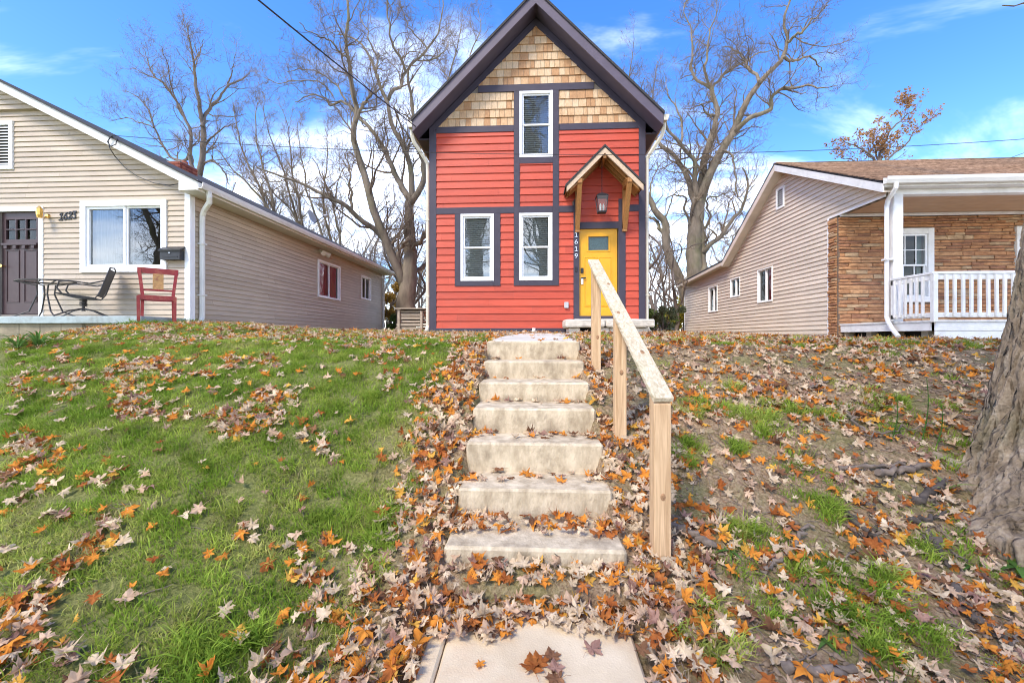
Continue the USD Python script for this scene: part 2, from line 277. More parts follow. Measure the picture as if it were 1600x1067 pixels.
def ground(x, y):
    x, y = np.asarray(x, float), np.asarray(y, float)
    far = np.where(y > 45, np.interp(y, _ky, _kz), np.where(y < -12, np.interp(y, _ky, _kz), 0))
    z0, z1 = np.interp(y, _fy, _tz), np.interp(y, _fy, _tl)
    k = sstep(-x, 0.9, 2.6); z = np.where((y > 45) | (y < -12), far, z0 * (1 - k) + z1 * k)
    z = z + 0.20 * np.exp(-((x + 6.1) / 1.7) ** 2 - ((y - 7.2) / 1.6) ** 2)
    z = z + 0.03 * sstep(-x, 2.5, 6.5) * sstep(y, 6.5, 8.5) * (1 - sstep(y, 18, 26))
    z = z - 0.34 * sstep(-x, 6.9, 9.2) * np.exp(-((y - 6.2) / 1.3) ** 2)
    z = z - 0.12 * sstep(x, 3.0, 6.0) * sstep(y, 4.6, 7.5) * (1 - sstep(y, 12, 18))
    z = z + 0.16 * np.exp(-((x - 3.7) ** 2 + (y - 2.75) ** 2) / 0.7)
    z = z - 0.10 * sstep(x, 1.3, 3.2) * np.exp(-((y - 1.6) / 0.7) ** 2)
    near = np.exp(-np.maximum(0, np.hypot(x, y - 3) - 6) / 6)
    bump = meshkit.fbm(np.stack([x * 1.1, y * 1.1, x * 0 + .5], -1), 4, 3) - 0.5
    fine = meshkit.fbm(np.stack([x * 7, y * 7, x * 0 + 2.5], -1), 3, 5) - 0.5
    off = sstep(np.abs(x), 0.45, 0.75)
    return z + near * (0.10 * bump * sstep(np.abs(x), 0.7, 1.6) + 0.030 * fine * off)
def gnormal(x, y, e=0.05):
    dx = (ground(x + e, y) - ground(x - e, y)) / (2 * e); dy = (ground(x, y + e) - ground(x, y - e)) / (2 * e)
    n = np.stack([-dx, -dy, np.ones_like(dx)], -1); return n / np.linalg.norm(n, axis=-1, keepdims=True)

def axis(*seg): return np.unique(np.concatenate([np.linspace(a, b, n) for a, b, n in seg]).round(5))
gx = axis((-400, -40, 10), (-40, -12, 15), (-12, -5, 57), (-5, 4.6, 261), (4.6, 9, 41), (9, 40, 16), (40, 400, 10))
gy = axis((-120, -15, 8), (-15, 0, 16), (0, 1.2, 13), (1.2, 5.4, 141), (5.4, 10, 77), (10, 20, 41), (20, 45, 14), (45, 400, 9))
X, Y = np.meshgrid(gx, gy, indexing='ij'); Z = ground(X, Y)
# under the paths the soil lies lower than the slabs
Z = np.where((np.abs(X) < 0.6) & (Y < 2.20), Z - 0.06, Z)
Z = np.where((np.abs(X) < 0.50) & (Y > 2.44) & (Y < 9.4), Z - 0.12, Z)
nx, ny = len(gx), len(gy); I, J = np.meshgrid(np.arange(nx - 1), np.arange(ny - 1), indexing='ij'); a = (I * ny + J).ravel()
gf = np.vstack([np.stack([a, a + ny, a + ny + 1], 1), np.stack([a, a + ny + 1, a + 1], 1)])
m_ground = usdkit.material(stage, '/World/Looks/soil_and_thatch', {
    'g': ('geometry', {}), 'sx': ('separate_xyz', {}),
    'n1': ('noise_texture', {'scale': 2.2, 'detail': 6, 'roughness': 0.65}), 'n2': ('noise_texture', {'scale': 45, 'detail': 5, 'roughness': 0.7}), 'n3': ('noise_texture', {'scale': 0.9, 'detail': 5}),
    'soil': ('rgb_ramp', {'ramp': [(0.30, (0.16, 0.098, 0.052)), (0.5, (0.35, 0.235, 0.138)), (0.70, (0.53, 0.40, 0.245))]}),
    'turf': ('rgb_ramp', {'ramp': [(0.28, (0.085, 0.10, 0.022)), (0.52, (0.20, 0.21, 0.06)), (0.75, (0.36, 0.32, 0.13))]}),
    'side': ('map_range', {'from_min': -1.4, 'from_max': -0.5, 'to_min': 1.0, 'to_max': 0.0, 'clamp': True}),
    'pat': ('map_range', {'from_min': 0.46, 'from_max': 0.60, 'to_min': 0.0, 'to_max': 0.55, 'clamp': True}),
    'mx': ('math', {'math_type': 'maximum'}), 'mix': ('mix_color', {}),
    'p': ('principled_bsdf', {'roughness': 0.95, 'specular_ior_level': 0.2}), 'b': ('bump', {'strength': 1.0, 'distance': 0.035})},
    [('g.position', 'sx.vector'), ('g.position', 'n1.vector'), ('g.position', 'n2.vector'), ('g.position', 'n3.vector'), ('n2.fac', 'soil.fac'), ('n2.fac', 'turf.fac'), ('sx.x', 'side.value'),
     ('n1.fac', 'pat.value'), ('side.result', 'mx.value1'), ('pat.result', 'mx.value2'), ('mx.value', 'mix.fac'), ('soil.color', 'mix.a'), ('turf.color', 'mix.b'), ('mix.result', 'p.base_color'), ('n2.fac', 'b.height'), ('b.normal', 'p.normal')], surface='p.BSDF')
single('ground', (np.stack([X, Y, Z], -1).reshape(-1, 3), gf), m_ground, 'sloping front yards with bare soil and turf', kind='structure', smooth=True)

def worn(x0, x1, y0, y1, z0, z1, b=0.015, size=0.05, amp=0.004, seed=0):
    """a block with rounded, slightly uneven faces"""
    v, f = rbox(x0, x1, y0, y1, z0, z1, b)
    v, f = trimesh.remesh.subdivide_to_size(v, f, size, max_iter=12)
    m = trimesh.Trimesh(v, f, process=False); m.merge_vertices(); v = np.array(m.vertices)
    n = meshkit.fbm(v * 9 + seed * 7.3, 4, seed) - 0.5; n2 = meshkit.noise(v * 2.2 + seed * 3.1, seed + 9) - 0.5
    n3 = meshkit.fbm(v * 23 + seed * 7.3, 2, seed + 4) - 0.5
    v = v + m.vertex_normals * (n * amp * 2 + n2 * amp * 1.6 + n3 * amp)[:, None]
    return v, np.array(m.faces)

# lower walk: a slab with a narrow edge strip
single('lower_walk', worn(-0.415, 0.475, 0.2, 2.22, -0.10, 0.012, 0.012, 0.07, 0.003, 1), m_path, 'tan concrete slab of the walk at the foot of the steps', kind='structure', smooth=30)
single('walk_edge_strip', worn(-0.508, -0.421, 0.2, 2.22, -0.10, 0.016, 0.012, 0.15, 0.003, 2), m_path, 'narrow concrete edge strip on the left of the lower walk', kind='structure', smooth=30)

# concrete steps
SY = [2.36, 2.77, 3.13, 3.48, 3.88, 4.27, 4.63]
SZ = [0.233, 0.422, 0.641, 0.846, 1.022, 1.200, 1.405]
SW = [1.055, 1.05, 1.05, 1.045, 1.05, 1.05, 1.05]
SX = [0.004, 0.006, 0.004, 0.0, 0.0, 0.0, -0.005]
stairs = thing('concrete_staircase', 'seven weathered concrete steps climbing from the walk to the red house', 'steps', (0, 2.36, 0.1))
for i in range(7):
    y1 = SY[i + 1] + 0.10 if i < 6 else SY[i] + 0.42
    st = part(stairs, 'step', worn(SX[i] - SW[i] / 2, SX[i] + SW[i] / 2, SY[i], y1, SZ[i] - (0.42 if i == 0 else 0.32), SZ[i], 0.016, 0.04, 0.0034, 10 + i), m_conc, smooth=35,
              label='lowest concrete step with a thin crack in its riser' if i == 0 else None)
    if i == 0:
        pts = [(0.118 + 0.022 * math.sin(k * 1.7) + 0.010 * k, 2.3555, SZ[0] - 0.02 - k * 0.022) for k in range(9)]
        part(st, 'crack', tube(pts, [0.0022] * 9, 4), m_crack)
# upper walk from the top step to the door stoop, three slabs that rise gently
uw = [(4.98, 6.18), (6.19, 7.38), (7.39, 8.62)]
for k, (y0, y1) in enumerate(uw):
    v, f = worn(-0.52, 0.52, y0, y1, -0.14, 0.0, 0.012, 0.09, 0.003, 30 + k); v[:, 2] += 1.412 + (v[:, 1] - 4.98) / (8.6 - 4.98) * 0.125; v[:, 0] += np.clip(v[:, 1] - 6.4, 0, 3) * 0.13
    single('upper_walk', (v, f), m_walk, 'pale concrete slab of the walk between top step and red house', kind='structure', smooth=30)

# wooden handrail: three posts and a flat board
hr = thing('wooden_handrail', 'new pine handrail of three square posts and a sloping flat board beside the steps', 'handrail', (0.74, 2.5, 0.1))
A, B = np.array([0.742, 2.46, 1.128]), np.array([0.642, 4.44, 2.262])
dirr = (B - A) / np.linalg.norm(B - A)
for (x, y, zb, k) in ((0.742, 2.452, -0.12, 0), (0.692, 3.34, 0.45, 1), (0.646, 4.30, 0.95, 2)):
    t = (y - A[1]) / (B[1] - A[1]); zt = A[2] + t * (B[2] - A[2]) - 0.030
    w = 0.049 if k == 0 else 0.045
    P = MB(); v, f = rbox(x - w, x + w, y - w, y + w, zb, zt, 0.004)
    v[:, 2] += np.where(v[:, 2] > zt - 0.05, (v[:, 1] - y) * (B[2] - A[2]) / (B[1] - A[1]), 0)
    po = part(hr, 'post', (v, f), m_post)
    kx, kz = ((0.002, 0.55), (0.004, 0.62), (0.01, 0.4))[k]
    ks = trimesh.creation.icosphere(2, 1.0); part(po, 'knot', (np.array(ks.vertices) * [0.015, 0.0035, 0.022] + [x + kx, y - w, zb + kz + 0.1], ks.faces), m_knot)
up = np.cross(np.cross(dirr, [0, 0, 1]), dirr); side = np.cross(dirr, up)
v, f = rbox(-0.067, 0.067, 0, np.linalg.norm(B - A) + 0.1, -0.019, 0.019, 0.004)
v = A - dirr * 0.075 + v[:, :1] * side + v[:, 1:2] * dirr + v[:, 2:] * up
rl = part(hr, 'rail_board', fixn(v - v.mean(0), f) if False else (v, fixn(v - v.mean(0), f)[1]), m_rail, label='bleached flat rail board with a greenish end')
for (s_, o) in ((0.42, 0.012), (1.02, -0.02), (1.62, 0.028)):
    ks = trimesh.creation.icosphere(2, 1.0); kv = np.array(ks.vertices) * [0.016, 0.026, 0.0025]
    part(rl, 'knot', (A + dirr * s_ + up * 0.019 + side * o + kv[:, :1] * side + kv[:, 1:2] * dirr + kv[:, 2:] * up, ks.faces), m_knot)
# ------------------------------------------------------------------ the red house
YF = 9.52
R = Frame((0, YF, 0), (1, 0, 0), (0, -1, 0))
XL, XR, XC, ZB = -2.45, 2.545, 0.047, 1.40
EAVE = lambda x, apex: apex - abs(x - XC)
rh = thing('red_house', 'narrow two storey house with red siding, cedar shingle gable and yellow door', 'house', (XC, YF, 1.5))
gable = Polygon([(XL, ZB), (XR, ZB), (XR, 8.84 - (XR - XC)), (XC, 8.84), (XL, 8.84 - (XC - XL))])
WIN = {'lower_left': (-1.707, -0.924, 2.765, 4.326), 'lower_right': (-0.342, 0.429, 2.765, 4.326), 'upper': (-0.332, 0.444, 5.614, 7.150)}
holes = [sbox(a + 0.02, z0 + 0.02, b - 0.02, z1 - 0.02) for a, b, z0, z1 in WIN.values()] + [sbox(1.047, 1.92, 1.937, 3.946)]
shell = gable
for h in holes: shell = shell.difference(h)
W = MB().add(R.poly(shell, -0.14, 0.0))
W.box(XL, XL + 0.12, YF + 0.14, 18.0, ZB, 6.36).box(XR - 0.12, XR, YF + 0.14, 18.0, ZB, 6.36)
W.add(Frame((0, 18.0, 0), (1, 0, 0), (0, -1, 0)).poly(gable, -0.12, 0)).box(XL + .13, XR - .13, YF + .15, 17.99, 4.30, 4.42)
part(rh, 'wall', W, m_inner)
part(rh, 'floor', MB().box(XL + .13, XR - .13, YF + .15, 17.99, 1.75, 1.90), m_dark)
# side siding, kept simple: boards along both flanks
for X_, U_, N_ in ((XR, (0, -1, 0), (1, 0, 0)), (XL, (0, 1, 0), (-1, 0, 0))):
    fr = Frame((X_, 0, 0), (0, -1, 0), (-1, 0, 0)) if N_[0] < 0 else Frame((X_, 0, 0), (0, 1, 0), (1, 0, 0))
    siding(rh, fr, sbox(YF + .02, 1.66, 18, 6.4) if N_[0] > 0 else sbox(-18, 1.66, -YF - .02, 6.4), 1.66, 6.4, 0.172, m_red, 0.016, 0.004, 20, seed=5)
# trim boards (each one a part), 22 mm thick
T = 0.030
def trim(u0, u1, z0, z1, n1=T, n0=0.0, mat=m_trim, name='trim_board', b=0.003): return part(rh, name, R.box(u0, u1, z0, z1, n0, n1, b), mat)
trim(XL, -2.285, 1.66, 6.29, name='corner_board'); trim(2.398, XR, 1.66, 6.29, name='corner_board')
trim(XL - 0.004, XR + 0.004, 1.42, 1.66, T + 0.012, name='skirt_board')
trim(-2.285, -0.462, 4.330, 4.480); trim(-0.325, 0.440, 4.330, 4.480); trim(0.575, 0.914, 4.330, 4.480); trim(2.098, 2.398, 4.330, 4.480)
trim(-2.285, -0.462, 6.225, 6.372); trim(0.590, 2.398, 6.225, 6.372)
trim(-0.462, -0.325, 2.645, 7.150); trim(0.440, 0.578, 2.645, 7.150)
trim(-1.28 - 0.02, 1.36 + 0.02, 7.150, 7.312)
trim(-0.325, 0.440, 5.474, 5.614); trim(-0.325, 0.440, 2.645, 2.765)
trim(-1.843, -1.707, 2.645, 4.330); trim(-0.924, -0.775, 2.645, 4.330); trim(-1.707, -0.924, 2.645, 2.765)
trim(0.914, 1.047, 1.90, 4.62); trim(1.937, 2.098, 1.90, 4.62); trim(1.047, 1.937, 3.946, 4.100)
for s in (-1, 1):   # rake boards under the soffit
    rk = Polygon([(XC, 8.84), (XC + s * 2.52, 8.84 - 2.52), (XC + s * 2.52, 8.84 - 2.52 - 0.185), (XC, 8.84 - 0.185)])
    part(rh, 'rake_board', R.poly(rk.intersection(sbox(XL, 6.0, XR, 9)), 0, T + 0.004), m_trim)
# red lap siding, cut by the trim
field = Polygon([(-2.285, 1.66), (2.398, 1.66), (2.398, 6.225), (-2.285, 6.225)])
for bx in [(-1.843, 2.645, -0.775, 4.33), (-0.462, 2.645, 0.578, 4.33), (-2.3, 4.330, 0.92, 4.480), (2.09, 4.330, 2.4, 4.480), (-0.462, 4.3, -0.325, 6.3), (0.440, 4.3, 0.578, 6.3), (-0.325, 5.474, 0.440, 6.3), (0.914, 1.6, 2.098, 4.100), (0.914, 4.0, 1.047, 4.62), (1.937, 4.0, 2.098, 4.62)]:
    field = field.difference(sbox(*bx))
siding(rh, R, field, 1.66, 6.225, 0.1722, m_red, 0.023, 0.002, 3.0, seed=2)
# cedar shingles, course by course
def shingles(region, z0, e, n, seed):
    r = random.Random(seed); a0, _, a1, z9 = region.bounds
    for k in range(n):
        z = z0 + k * e; x = a0 - r.uniform(0, .2)
        while x < a1:
            w = r.choice([0.10, 0.125, 0.14, 0.155, 0.17, 0.2]) * r.uniform(.92, 1.08)
            zb = z - r.uniform(0, 0.007); pc = region.intersection(sbox(x + 0.004, max(zb, region.bounds[1]), x + w - 0.004, min(z + e + 0.006, z9))); x += w
            if pc.geom_type == 'Polygon' and pc.area > 3e-4:
                part(rh, 'cedar_shingle', R.lap(pc.simplify(1e-4), zb, z + e, 0.027 + r.uniform(-.004, .005), 0.004), r.choices(m_shing, (4, 4, 3, 4, 1))[0])
rake = 8.84 - 0.185
def under(z): return rake - z
shingles(Polygon([(XC - under(7.312), 7.312), (XC + under(7.312), 7.312), (XC, rake)]), 7.312, 0.186, 8, 3)
shingles(Polygon([(XC - under(6.372), 6.372), (-0.462, 6.372), (-0.462, 7.150), (XC - under(7.15), 7.150)]), 6.372, 0.1945, 4, 4)
shingles(Polygon([(0.578, 6.372), (XC + under(6.372), 6.372), (XC + under(7.15), 7.150), (0.578, 7.150)]), 6.372, 0.1945, 4, 5)

def frame_mesh(fr, u0, u1, z0, z1, w, n0, n1, b=0.004):
    m = MB(); m.add(fr.box(u0, u0 + w, z0, z1, n0, n1, b)).add(fr.box(u1 - w, u1, z0, z1, n0, n1, b))
    m.add(fr.box(u0 + w, u1 - w, z0, z0 + w, n0, n1 - .001, b)).add(fr.box(u0 + w, u1 - w, z1 - w, z1, n0, n1 - .001, b)); return m
def hung_window(parent, fr, u0, u1, z0, z1, blind=True):
    """double hung sash window: frame > upper and lower sash, panes, slatted blind"""
    win = part(parent, 'window', frame_mesh(fr, u0, u1, z0, z1, 0.062, -0.05, 0.036), m_white)
    zm = (z0 + z1) / 2
    part(win, 'sash', frame_mesh(fr, u0 + 0.062, u1 - 0.062, zm - 0.02, z1 - 0.062, 0.036, -0.03, 0.006), m_white)
    part(win, 'sash', frame_mesh(fr, u0 + 0.062, u1 - 0.062, z0 + 0.062, zm + 0.02, 0.042, -0.05, -0.012), m_white)
    part(win, 'pane', fr.box(u0 + 0.097, u1 - 0.097, zm + 0.015, z1 - 0.097, -0.016, -0.012), m_pane)
    part(win, 'pane', fr.box(u0 + 0.103, u1 - 0.103, z0 + 0.103, zm - 0.021, -0.034, -0.030), m_pane)
    if blind:
        zz = z0 + 0.09
        while zz < z1 - 0.09:
            c = fr.p(np.array([[u0 + 0.07, zz, -0.085], [u1 - 0.07, zz, -0.085], [u0 + 0.07, zz + 0.041, -0.100], [u1 - 0.07, zz + 0.041, -0.100]]))
            v = np.vstack([c, c + np.array([0, 0, 0.0025])]); part(win, 'blind_slat', (v, np.array([[0, 1, 3], [0, 3, 2], [4, 7, 5], [4, 6, 7], [0, 4, 5], [0, 5, 1], [2, 3, 7], [2, 7, 6]])), m_blind); zz += 0.047
    return win
for a, b, z0, z1 in WIN.values(): hung_window(rh, R, a, b, z0, z1)

# the door
du0, du1, dz0, dz1 = 1.050, 1.917, 1.945, 3.944
door = part(rh, 'door', R.poly(sbox(du0, dz0, du1, dz1).difference(sbox(1.235, 3.43, 1.745, 3.80)), -0.075, -0.03), m_yellow)
part(door, 'pane', R.box(1.262, 1.718, 3.455, 3.775, -0.060, -0.050), m_frost)
part(door, 'pane_frame', frame_mesh(R, 1.225, 1.755, 3.42, 3.81, 0.036, -0.05, -0.018), m_yellow)
for (a, b, z0, z1) in ((1.17, 1.465, 2.15, 3.30), (1.505, 1.80, 2.15, 3.30)):
    part(door, 'raised_panel', R.box(a + .03, b - .03, z0 + .03, z1 - .03, -0.03, -0.022, 0.006), m_yellow)
    part(door, 'panel_moulding', frame_mesh(R, a, b, z0, z1, 0.016, -0.03, -0.021), m_yellow)
h = part(door, 'keypad_lock', R.box(1.085, 1.145, 2.93, 3.05, -0.03, 0.0, 0.006), m_black)
hd = part(door, 'handle', R.box(1.085, 1.143, 2.67, 2.83, -0.03, -0.008, 0.006), m_num)
part(door, 'lever', R.box(1.09, 1.20, 2.80, 2.83, -0.005, 0.020, 0.006), m_black)
part(rh, 'door_sill', R.box(0.915, 2.095, 1.865, 1.94, -0.10, 0.06, 0.006), m_trim)
part(rh, 'doorbell', R.box(0.950, 0.995, 2.955, 3.07, T, T + .022, 0.005), m_black)
# house number 1619, one digit below the other
for k, ch in enumerate('1619'):
    t = meshkit.text_mesh(ch, 0.105, 0.010); v = np.array(t.vertices); v[:, 0] -= (v[:, 0].min() + v[:, 0].max()) / 2
    part(rh, 'house_number', (R.p(v + [0.975, 3.755 - k * 0.163, T + 0.004]), t.faces), m_num)
part(rh, 'outlet_box', R.box(0.70, 0.80, 2.12, 2.26, 0.01, 0.065, 0.01), m_grey)
part(rh, 'cleanout_cap', MB().add(tube([(0.0, YF - 0.12, 1.45), (0.0, YF - 0.12, 1.60)], 0.055, 12)).add(tube([(0.0, YF - 0.12, 1.60), (0.0, YF - 0.12, 1.66)], 0.04, 12)), m_white)

# roof: two slopes, fascia boards along the rakes, soffits, gutters
rf = MB()
for s in (-1, 1):
    prof = Polygon([(XC, 9.175), (XC + s * 2.80, 9.175 - 2.80), (XC + s * 2.80, 9.115 - 2.80), (XC, 9.115)])
    rf.add(Frame((0, 9.07, 0), (1, 0, 0), (0, -1, 0)).poly(prof, -9.1, 0.0))
roof = part(rh, 'roof', rf, m_asph)
for s in (-1, 1):
    pr = Polygon([(XC, 9.112), (XC + s * 2.78, 9.112 - 2.78), (XC + s * 2.78, 8.862 - 2.78), (XC, 8.862)])
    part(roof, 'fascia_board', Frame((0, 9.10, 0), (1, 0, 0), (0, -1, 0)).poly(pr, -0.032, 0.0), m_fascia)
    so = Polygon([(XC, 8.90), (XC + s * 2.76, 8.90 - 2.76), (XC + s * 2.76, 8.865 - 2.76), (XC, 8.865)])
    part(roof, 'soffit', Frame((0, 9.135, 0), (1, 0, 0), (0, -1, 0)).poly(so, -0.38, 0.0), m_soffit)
    xe = XC + s * 2.79
    part(roof, 'eave_fascia', MB().box(min(xe - s * .03, xe), max(xe - s * .03, xe), 9.14, 18.1, 6.10, 6.31), m_fascia)
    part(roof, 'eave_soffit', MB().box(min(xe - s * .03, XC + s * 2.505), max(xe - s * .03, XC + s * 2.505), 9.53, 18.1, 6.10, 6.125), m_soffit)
    g = Polygon([(0, 0), (0.085, 0), (0.115, 0.075), (0.115, 0.125), (0, 0.125)]) ; g = affinity.translate(affinity.scale(g, s, 1, origin=(0, 0)), xe + s * 0.004, 6.20)
    gut = part(rh, 'gutter', Frame((0, 9.12, 0), (1, 0, 0), (0, -1, 0)).poly(g, -9.0, 0.0), m_cream)
    xw = XL - 0.055 if s < 0 else XR + 0.055
    path = [(xe + s * .05, 9.26, 6.21), (xe + s * .05, 9.27, 6.08), (xe + s * .02, 9.32, 5.95), (xw + s * 0.06, 9.50, 5.66), (xw, 9.56, 5.55), (xw, 9.58, 5.40), (xw, 9.58, 1.72), (xw - s * 0.0, 9.48, 1.60), (xw, 9.30, 1.56)]
    part(rh, 'downspout', tube(path, [0.044] * len(path), 8), m_cream)
    for zz in (2.4, 4.2): part(rh, 'downspout_strap', MB().box(xw - .052, xw + .052, 9.535, 9.63, zz, zz + .03), m_cream)

# canopy over the door
CX, CA, CY0 = 1.535, 5.555, 8.95
CF = Frame((0, CY0, 0), (1, 0, 0), (0, -1, 0))
can = part(rh, 'canopy', CF.poly(Polygon([(CX, CA + 0.06), (CX + .85, CA + 0.06 - .85), (CX + .85, CA - .85 + 0.01), (CX, CA + 0.01), (CX - .85, CA - .85 + 0.01), (CX - .85, CA + 0.06 - .85)]), -(YF - CY0) + 0.03, 0.03), m_asph, label='small gabled canopy of stained cedar over the door')
for s in (-1, 1):
    f_ = lambda d0, d1, t0, t1: Polygon([(CX + s * d0, CA - d0 - t0), (CX + s * d1, CA - d1 - t0), (CX + s * d1, CA - d1 - t1), (CX + s * d0, CA - d0 - t1)])
    part(can, 'fascia_board', CF.poly(f_(0, .82, 0.0, .125), -0.03, 0.012), m_cedarp)
    part(can, 'ceiling_board', CF.poly(f_(0, .82, 0.012, .040), -(YF - CY0) + 0.03, -0.032), m_cedar)
    for yy in (-0.16, -0.36, -0.50): part(can, 'rafter', CF.poly(f_(0.0, .78, .042, .13), yy - .04, yy), m_cedar)
    bx = CX + s * 0.535
    part(can, 'bracket', MB().beam((bx, YF - 0.05, 3.93), (bx, CY0 + 0.05, 4.80), 0.098, 0.098, (0, -1, 0.3)).box(bx - .049, bx + .049, CY0 - 0.0, YF - 0.03, 4.80, 4.895).box(bx - .049, bx + .049, YF - 0.09, YF - 0.026, 3.86, 4.80), m_cedar)
    part(can, 'eave_plate', CF.poly(Polygon([(CX + s * .50, 4.90), (CX + s * .74, 4.70), (CX + s * .74, 4.65), (CX + s * .44, 4.90)]), -0.42, -0.04), m_cedar)
part(can, 'ridge_beam', MB().box(CX - .035, CX + .035, CY0 + .02, YF - .025, CA - .22, CA - .06), m_cedar)

# lantern hanging from the canopy
LX, LY, LZ = 1.505, 9.16, 4.22
ln = thing('hanging_lantern', 'black and glass lantern on a chain under the door canopy', 'lantern', (LX, LY, LZ))
def frustum(w0, w1, z0, z1, r):
    m = MB()
    for sx in (-1, 1):
        for sy in (-1, 1): m.tube([(LX + sx * w0, LY + sy * w0, z0), (LX + sx * w1, LY + sy * w1, z1)], r, 5)
    for w, z in ((w0, z0), (w1, z1)):
        c = [(LX - w, LY - w, z), (LX + w, LY - w, z), (LX + w, LY + w, z), (LX - w, LY + w, z)]
        for i in range(4): m.tube([c[i], c[(i + 1) % 4]], r * 1.15, 5)
    return m
part(ln, 'cage', frustum(0.085, 0.120, LZ, LZ + 0.34, 0.009).box(LX - .09, LX + .09, LY - .09, LY + .09, LZ - .02, LZ - 0.008), m_black)
cap = MB(); vv = [(LX + sx * .13, LY + sy * .13, LZ + .345) for sx, sy in ((-1, -1), (1, -1), (1, 1), (-1, 1))] + [(LX + sx * .03, LY + sy * .03, LZ + .42) for sx, sy in ((-1, -1), (1, -1), (1, 1), (-1, 1))]
cv = trimesh.convex.convex_hull(np.array(vv)); part(ln, 'cap', (cv.vertices, cv.faces), m_black)
for sx, sy in ((0, -1), (1, 0), (-1, 0)):
    w0, w1 = .083, .116; e = np.array([(-1, 0), (1, 0)]) if sx == 0 else np.array([(0, -1), (0, 1)])
    p4 = [(LX + sx * w0 + e[0][0] * w0, LY + sy * w0 + e[0][1] * w0, LZ + .01), (LX + sx * w0 + e[1][0] * w0, LY + sy * w0 + e[1][1] * w0, LZ + .01), (LX + sx * w1 + e[1][0] * w1, LY + sy * w1 + e[1][1] * w1, LZ + .33), (LX + sx * w1 + e[0][0] * w1, LY + sy * w1 + e[0][1] * w1, LZ + .33)]
    part(ln, 'pane', (np.array(p4), np.array([[0, 1, 2], [0, 2, 3]])), m_pane2)
part(ln, 'bulb', tube([(LX - .03, LY, LZ), (LX - .03, LY, LZ + .14), (LX - .03, LY, LZ + .19)], [.014, .022, .006], 10), m_bulb); part(ln, 'bulb', tube([(LX + .035, LY, LZ), (LX + .035, LY, LZ + .13), (LX + .035, LY, LZ + .18)], [.014, .022, .006], 10), m_bulb)
ch = MB()
for k in range(20):
    z = LZ + .42 + k * .045; a = k % 2 * math.pi / 2; th = np.linspace(0, 2 * np.pi, 9)
    ch.tube([(LX + .012 * math.cos(t) * math.cos(a), LY + .012 * math.cos(t) * math.sin(a), z + .026 * math.sin(t) + .02) for t in th], .004, 4, False)
part(ln, 'chain', ch, m_black)

# stone stoop in front of the door
sto = thing('stone_stoop', 'rough pale stone stoop below the yellow door', 'stoop', (1.6, 9.0, 1.5))
part(sto, 'cap_stone', worn(0.66, 1.50, 8.62, 9.46, 1.655, 1.835, 0.03, 0.08, 0.012, 51), m_stone, smooth=35); part(sto, 'cap_stone', worn(1.508, 2.52, 8.63, 9.46, 1.66, 1.832, 0.03, 0.08, 0.012, 52), m_stone, smooth=35)
for k, (a, b) in enumerate(((0.74, 0.98), (1.24, 1.60), (1.61, 1.98), (2.0, 2.42))): part(sto, 'base_stone', worn(a, b, 8.72, 9.44, 1.40, 1.652, 0.02, 0.09, 0.010, 54 + k), m_stone, smooth=35)
part(sto, 'sill_stone', worn(0.92, 2.10, 9.30, 9.50, 1.836, 1.862, 0.005, 0.06, 0.003, 59), m_stone, smooth=35)
# ------------------------------------------------------------------ the beige house on the left
YL, XS = 7.87, -6.89
L = Frame((0, YL, 0), (1, 0, 0), (0, -1, 0)); LS = Frame((XS, 0, 0), (0, 1, 0), (1, 0, 0))
lh = thing('beige_house', 'beige vinyl sided bungalow with dark panelled door and long side wall', 'house', (-9.5, YL, 1.6))
XRG = -11.6
rtop = lambda x: 4.462 + .505 * (-6.434 - x)
und = lambda x: rtop(x) - 0.20
fx0 = 2 * XRG - XS
front = Polygon([(fx0, 1.2), (XS, 1.2), (XS, und(XS)), (XRG, und(XRG)), (fx0, und(XS))])
D = (-10.985, -10.115, 1.915, 4.030)      # door opening
LW = (-9.194, -7.362, 2.765, 4.215)
VT = (-11.42, -10.665, 4.895, 5.890)
fsh = front.difference(sbox(D[0], D[2], D[1], D[3])).difference(sbox(LW[0] + .06, LW[2] + .06, LW[1] - .06, LW[3] - .06))
SWA, SWB = (12.70, 14.20, 2.735, 3.945), (15.98, 16.93, 2.985, 3.925)
side = sbox(YL, 1.2, 18.4, 4.44)
ssh = side
for w in (SWA, SWB): ssh = ssh.difference(sbox(w[0] + .03, w[2] + .03, w[1] - .03, w[3] - .03))
W = MB().add(L.poly(fsh, -0.14, 0)).add(Frame((XS, 0, 0), (0, 1, 0), (1, 0, 0)).poly(ssh.intersection(sbox(YL + .141, 0, 18.4, 9)), -0.14, 0))
W.box(fx0, fx0 + .14, YL + .141, 18.4, 1.2, 4.44).add(Frame((0, 18.4, 0), (1, 0, 0), (0, -1, 0)).poly(front, -0.14, -0.001))
part(lh, 'wall', W, m_inner); part(lh, 'floor', MB().box(fx0 + .15, XS - .15, YL + .15, 18.3, 1.75, 1.9), m_dark)
reg = front.intersection(sbox(fx0, 1.70, XS - .10, 9))
for b in ((D[0] - .10, 1.0, D[1] + .10, D[3] + .095), LW[0:1] + LW[2:3] + LW[1:2] + LW[3:4], VT[0:1] + VT[2:3] + VT[1:2] + VT[3:4]): reg = reg.difference(sbox(*b))
siding(lh, L, reg.intersection(sbox(-30, 0, 0, 6.10)), 1.70, 6.10, 0.1045, m_beige, 0.021, 0.001, 3.66, seed=11)
L2 = Frame((0, YL - 0.05, 0), (1, 0, 0), (0, -1, 0))
part(lh, 'gable_panel', L.poly(front.intersection(sbox(-30, 6.10, 0, 9)), 0.0, 0.049), m_beige[0])
siding(lh, L2, front.intersection(sbox(-30, 6.10, 0, 9)), 6.10, 7.1, 0.1045, m_beige, 0.021, 0.001, 3.66, seed=12)
sreg = sbox(YL + .10, 1.62, 18.30, 4.30)
